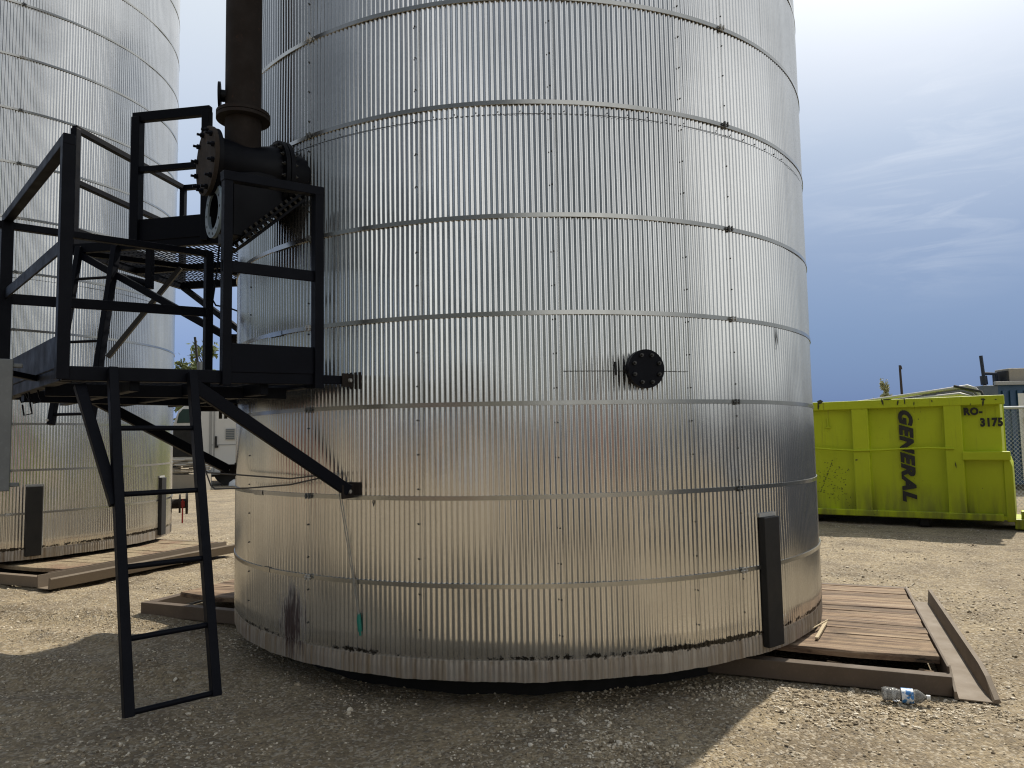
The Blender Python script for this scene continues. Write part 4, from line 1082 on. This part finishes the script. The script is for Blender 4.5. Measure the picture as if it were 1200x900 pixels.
# ------------------------------------------------------------------ light and sky
SUN_EL, SUN_AZ = R(50), math.atan2(.6, .8)      # azimuth from +Y towards +X
sd = V((math.sin(SUN_AZ)*math.cos(SUN_EL), math.cos(SUN_AZ)*math.cos(SUN_EL), math.sin(SUN_EL)))
sun = bpy.data.lights.new('sun', 'SUN'); sun.energy = 4.9; sun.angle = R(.9); sun.color = (1.0,.93,.80)
so = bpy.data.objects.new('sun', sun); col.objects.link(so); so.rotation_euler = sd.to_track_quat('Z', 'Y').to_euler(); so.location = (20,30,40)
w = bpy.data.worlds.new('World'); sc.world = w; w.use_nodes = True
t = w.node_tree; nd = t.nodes; bg = nd['Background']
class WN(NT):
    def __init__(s): s.t = t; s.n = nd; s.tc = nd.new('ShaderNodeTexCoord')
k = WN()
sky = nd.new('ShaderNodeTexSky'); sky.sky_type = 'NISHITA'; sky.sun_disc = False; sky.sun_elevation = SUN_EL; sky.sun_rotation = SUN_AZ
sky.air_density = 1.3; sky.dust_density = 1.5
xyz = k.sep('Generated'); z = xyz[2]
front = k.ramp(z, [(.0,(.060,.155,.41)), (.045,(.080,.188,.445)), (.12,(.145,.252,.485)), (.22,(.25,.35,.555)), (.34,(.42,.52,.69)), (.43,(.63,.70,.82)), (.50,(.78,.84,.91)), (.56,(.82,.87,.92)), (.68,(.56,.62,.70)), (1,(.34,.38,.43))])
az = k.math('ARCTAN2', xyz[1], xyz[0])                      # -pi..pi, camera looks to +pi/2
bright = k.ramp(z, [(.0,(.20,.27,.42)), (.045,(.42,.48,.56)), (.09,(1.22,1.22,1.18)), (.35,(1.36,1.35,1.31)), (.55,(1.0,1.01,1.02)), (.75,(.5,.53,.57)), (1,(.34,.38,.43))])
dark = k.ramp(z, [(.0,(.16,.17,.17)), (.06,(.20,.205,.195)), (.14,(.085,.093,.087)), (.40,(.10,.11,.116)), (.62,(.24,.27,.31)), (1,(.34,.38,.43))])
mid = k.ramp(z, [(.0,(.20,.22,.26)), (.08,(.165,.19,.20)), (.2,(.165,.19,.20)), (.42,(.27,.31,.38)), (.65,(.44,.49,.57)), (1,(.34,.38,.43))])
wn = k.math('MULTIPLY', k.math('SUBTRACT', k.noise(2.2, 5, .6, k.vec((1,1,2.2), 'Generated')), .5), .6)
azn = k.math('ADD', az, wn)
back = k.mix(k.rng(azn, R(-93), R(-80)), dark, bright)
back = k.mix(k.rng(azn, R(-140), R(-168)), back, mid)
base = k.mix(k.rng(xyz[1], .16, -.22), front, back)
right = k.math('MULTIPLY', k.rng(az, R(52), R(26)), k.rng(az, R(-60), R(-20)))       # beyond the right edge the cloud is plain grey
base = k.mix(right, base, k.ramp(z, [(.0,(.22,.25,.30)), (.10,(.40,.43,.46)), (.3,(.62,.64,.66)), (.55,(.72,.75,.78)), (1,(.34,.38,.43))]))
# the left of the sky is a little brighter and thinner
left = k.math('MULTIPLY', k.rng(xyz[0], -.05, -.40), k.rng(xyz[1], -.1, .3))
base = k.mix(k.math('MULTIPLY', left, .6), base, k.ramp(z, [(.0,(.36,.48,.76)), (.12,(.30,.42,.75)), (.3,(.60,.70,.88)), (.5,(.80,.88,.97))]))
# wisps
wv = k.vec((1.2,1.2,5.0), 'Generated'); w1 = k.noise(2.4, 7, .6, wv, .5)
base = k.mix(k.math('MULTIPLY', k.rng(w1, .42, .75), k.math('MULTIPLY', k.rng(z, .24, .50), .08)), base, (.82,.87,.95))
wv2 = k.new('ShaderNodeMapping'); wv2.inputs['Rotation'].default_value = (0, R(14), 0); wv2.inputs['Scale'].default_value = (2.2,2.2,13); k.l(k.tc.outputs['Generated'], wv2.inputs['Vector'])
w2 = k.noise(2.6, 8, .62, wv2.outputs[0], .8)
dv = k.new('ShaderNodeVectorMath', operation='DISTANCE'); k.l(k.tc.outputs['Generated'], dv.inputs[0]); cdir = (W(1090,195,1)-CAMP).normalized(); dv.inputs[1].default_value = cdir
msk = k.rng(dv.outputs['Value'], .05, .17, 1, 0)
base = k.mix(k.math('MULTIPLY', k.math('MULTIPLY', k.rng(w2, .46, .74), msk), .38), base, (.80,.85,.93))
# glow of the sun through thin cloud
dt = k.new('ShaderNodeVectorMath', operation='DOT_PRODUCT'); k.l(k.tc.outputs['Generated'], dt.inputs[0]); dt.inputs[1].default_value = sd
glow = k.math('POWER', k.math('MAXIMUM', dt.outputs['Value'], 0), 14)
SKY_STR = .1
cl = k.mix(1.0, base, k.mix(glow, 0.0, (.9,.86,.78)), 'ADD')
clouds = k.mix(1.0, cl, 1/SKY_STR, 'MULTIPLY')
fin = k.mix(.88, sky.outputs[0], clouds)
k.l(fin, bg.inputs['Color']); bg.inputs['Strength'].default_value = SKY_STR
vs_ = sc.view_settings; vs_.view_transform = 'Standard'; vs_.look = 'None'; vs_.gamma = 1; vs_.exposure = 0; vs_.use_curve_mapping = False
sc.cycles.use_denoising = True; sc.cycles.denoiser = 'OPENIMAGEDENOISE'; sc.cycles.denoising_prefilter = 'ACCURATE'; sc.cycles.denoising_input_passes = 'RGB_ALBEDO_NORMAL'; sc.cycles.pixel_filter_type = 'BLACKMAN_HARRIS'; sc.cycles.filter_width = 1.15; sc.cycles.max_bounces = 8; sc.cycles.glossy_bounces = 4; sc.cycles.transmission_bounces = 6; sc.cycles.caustics_reflective = False; sc.cycles.caustics_refractive = False
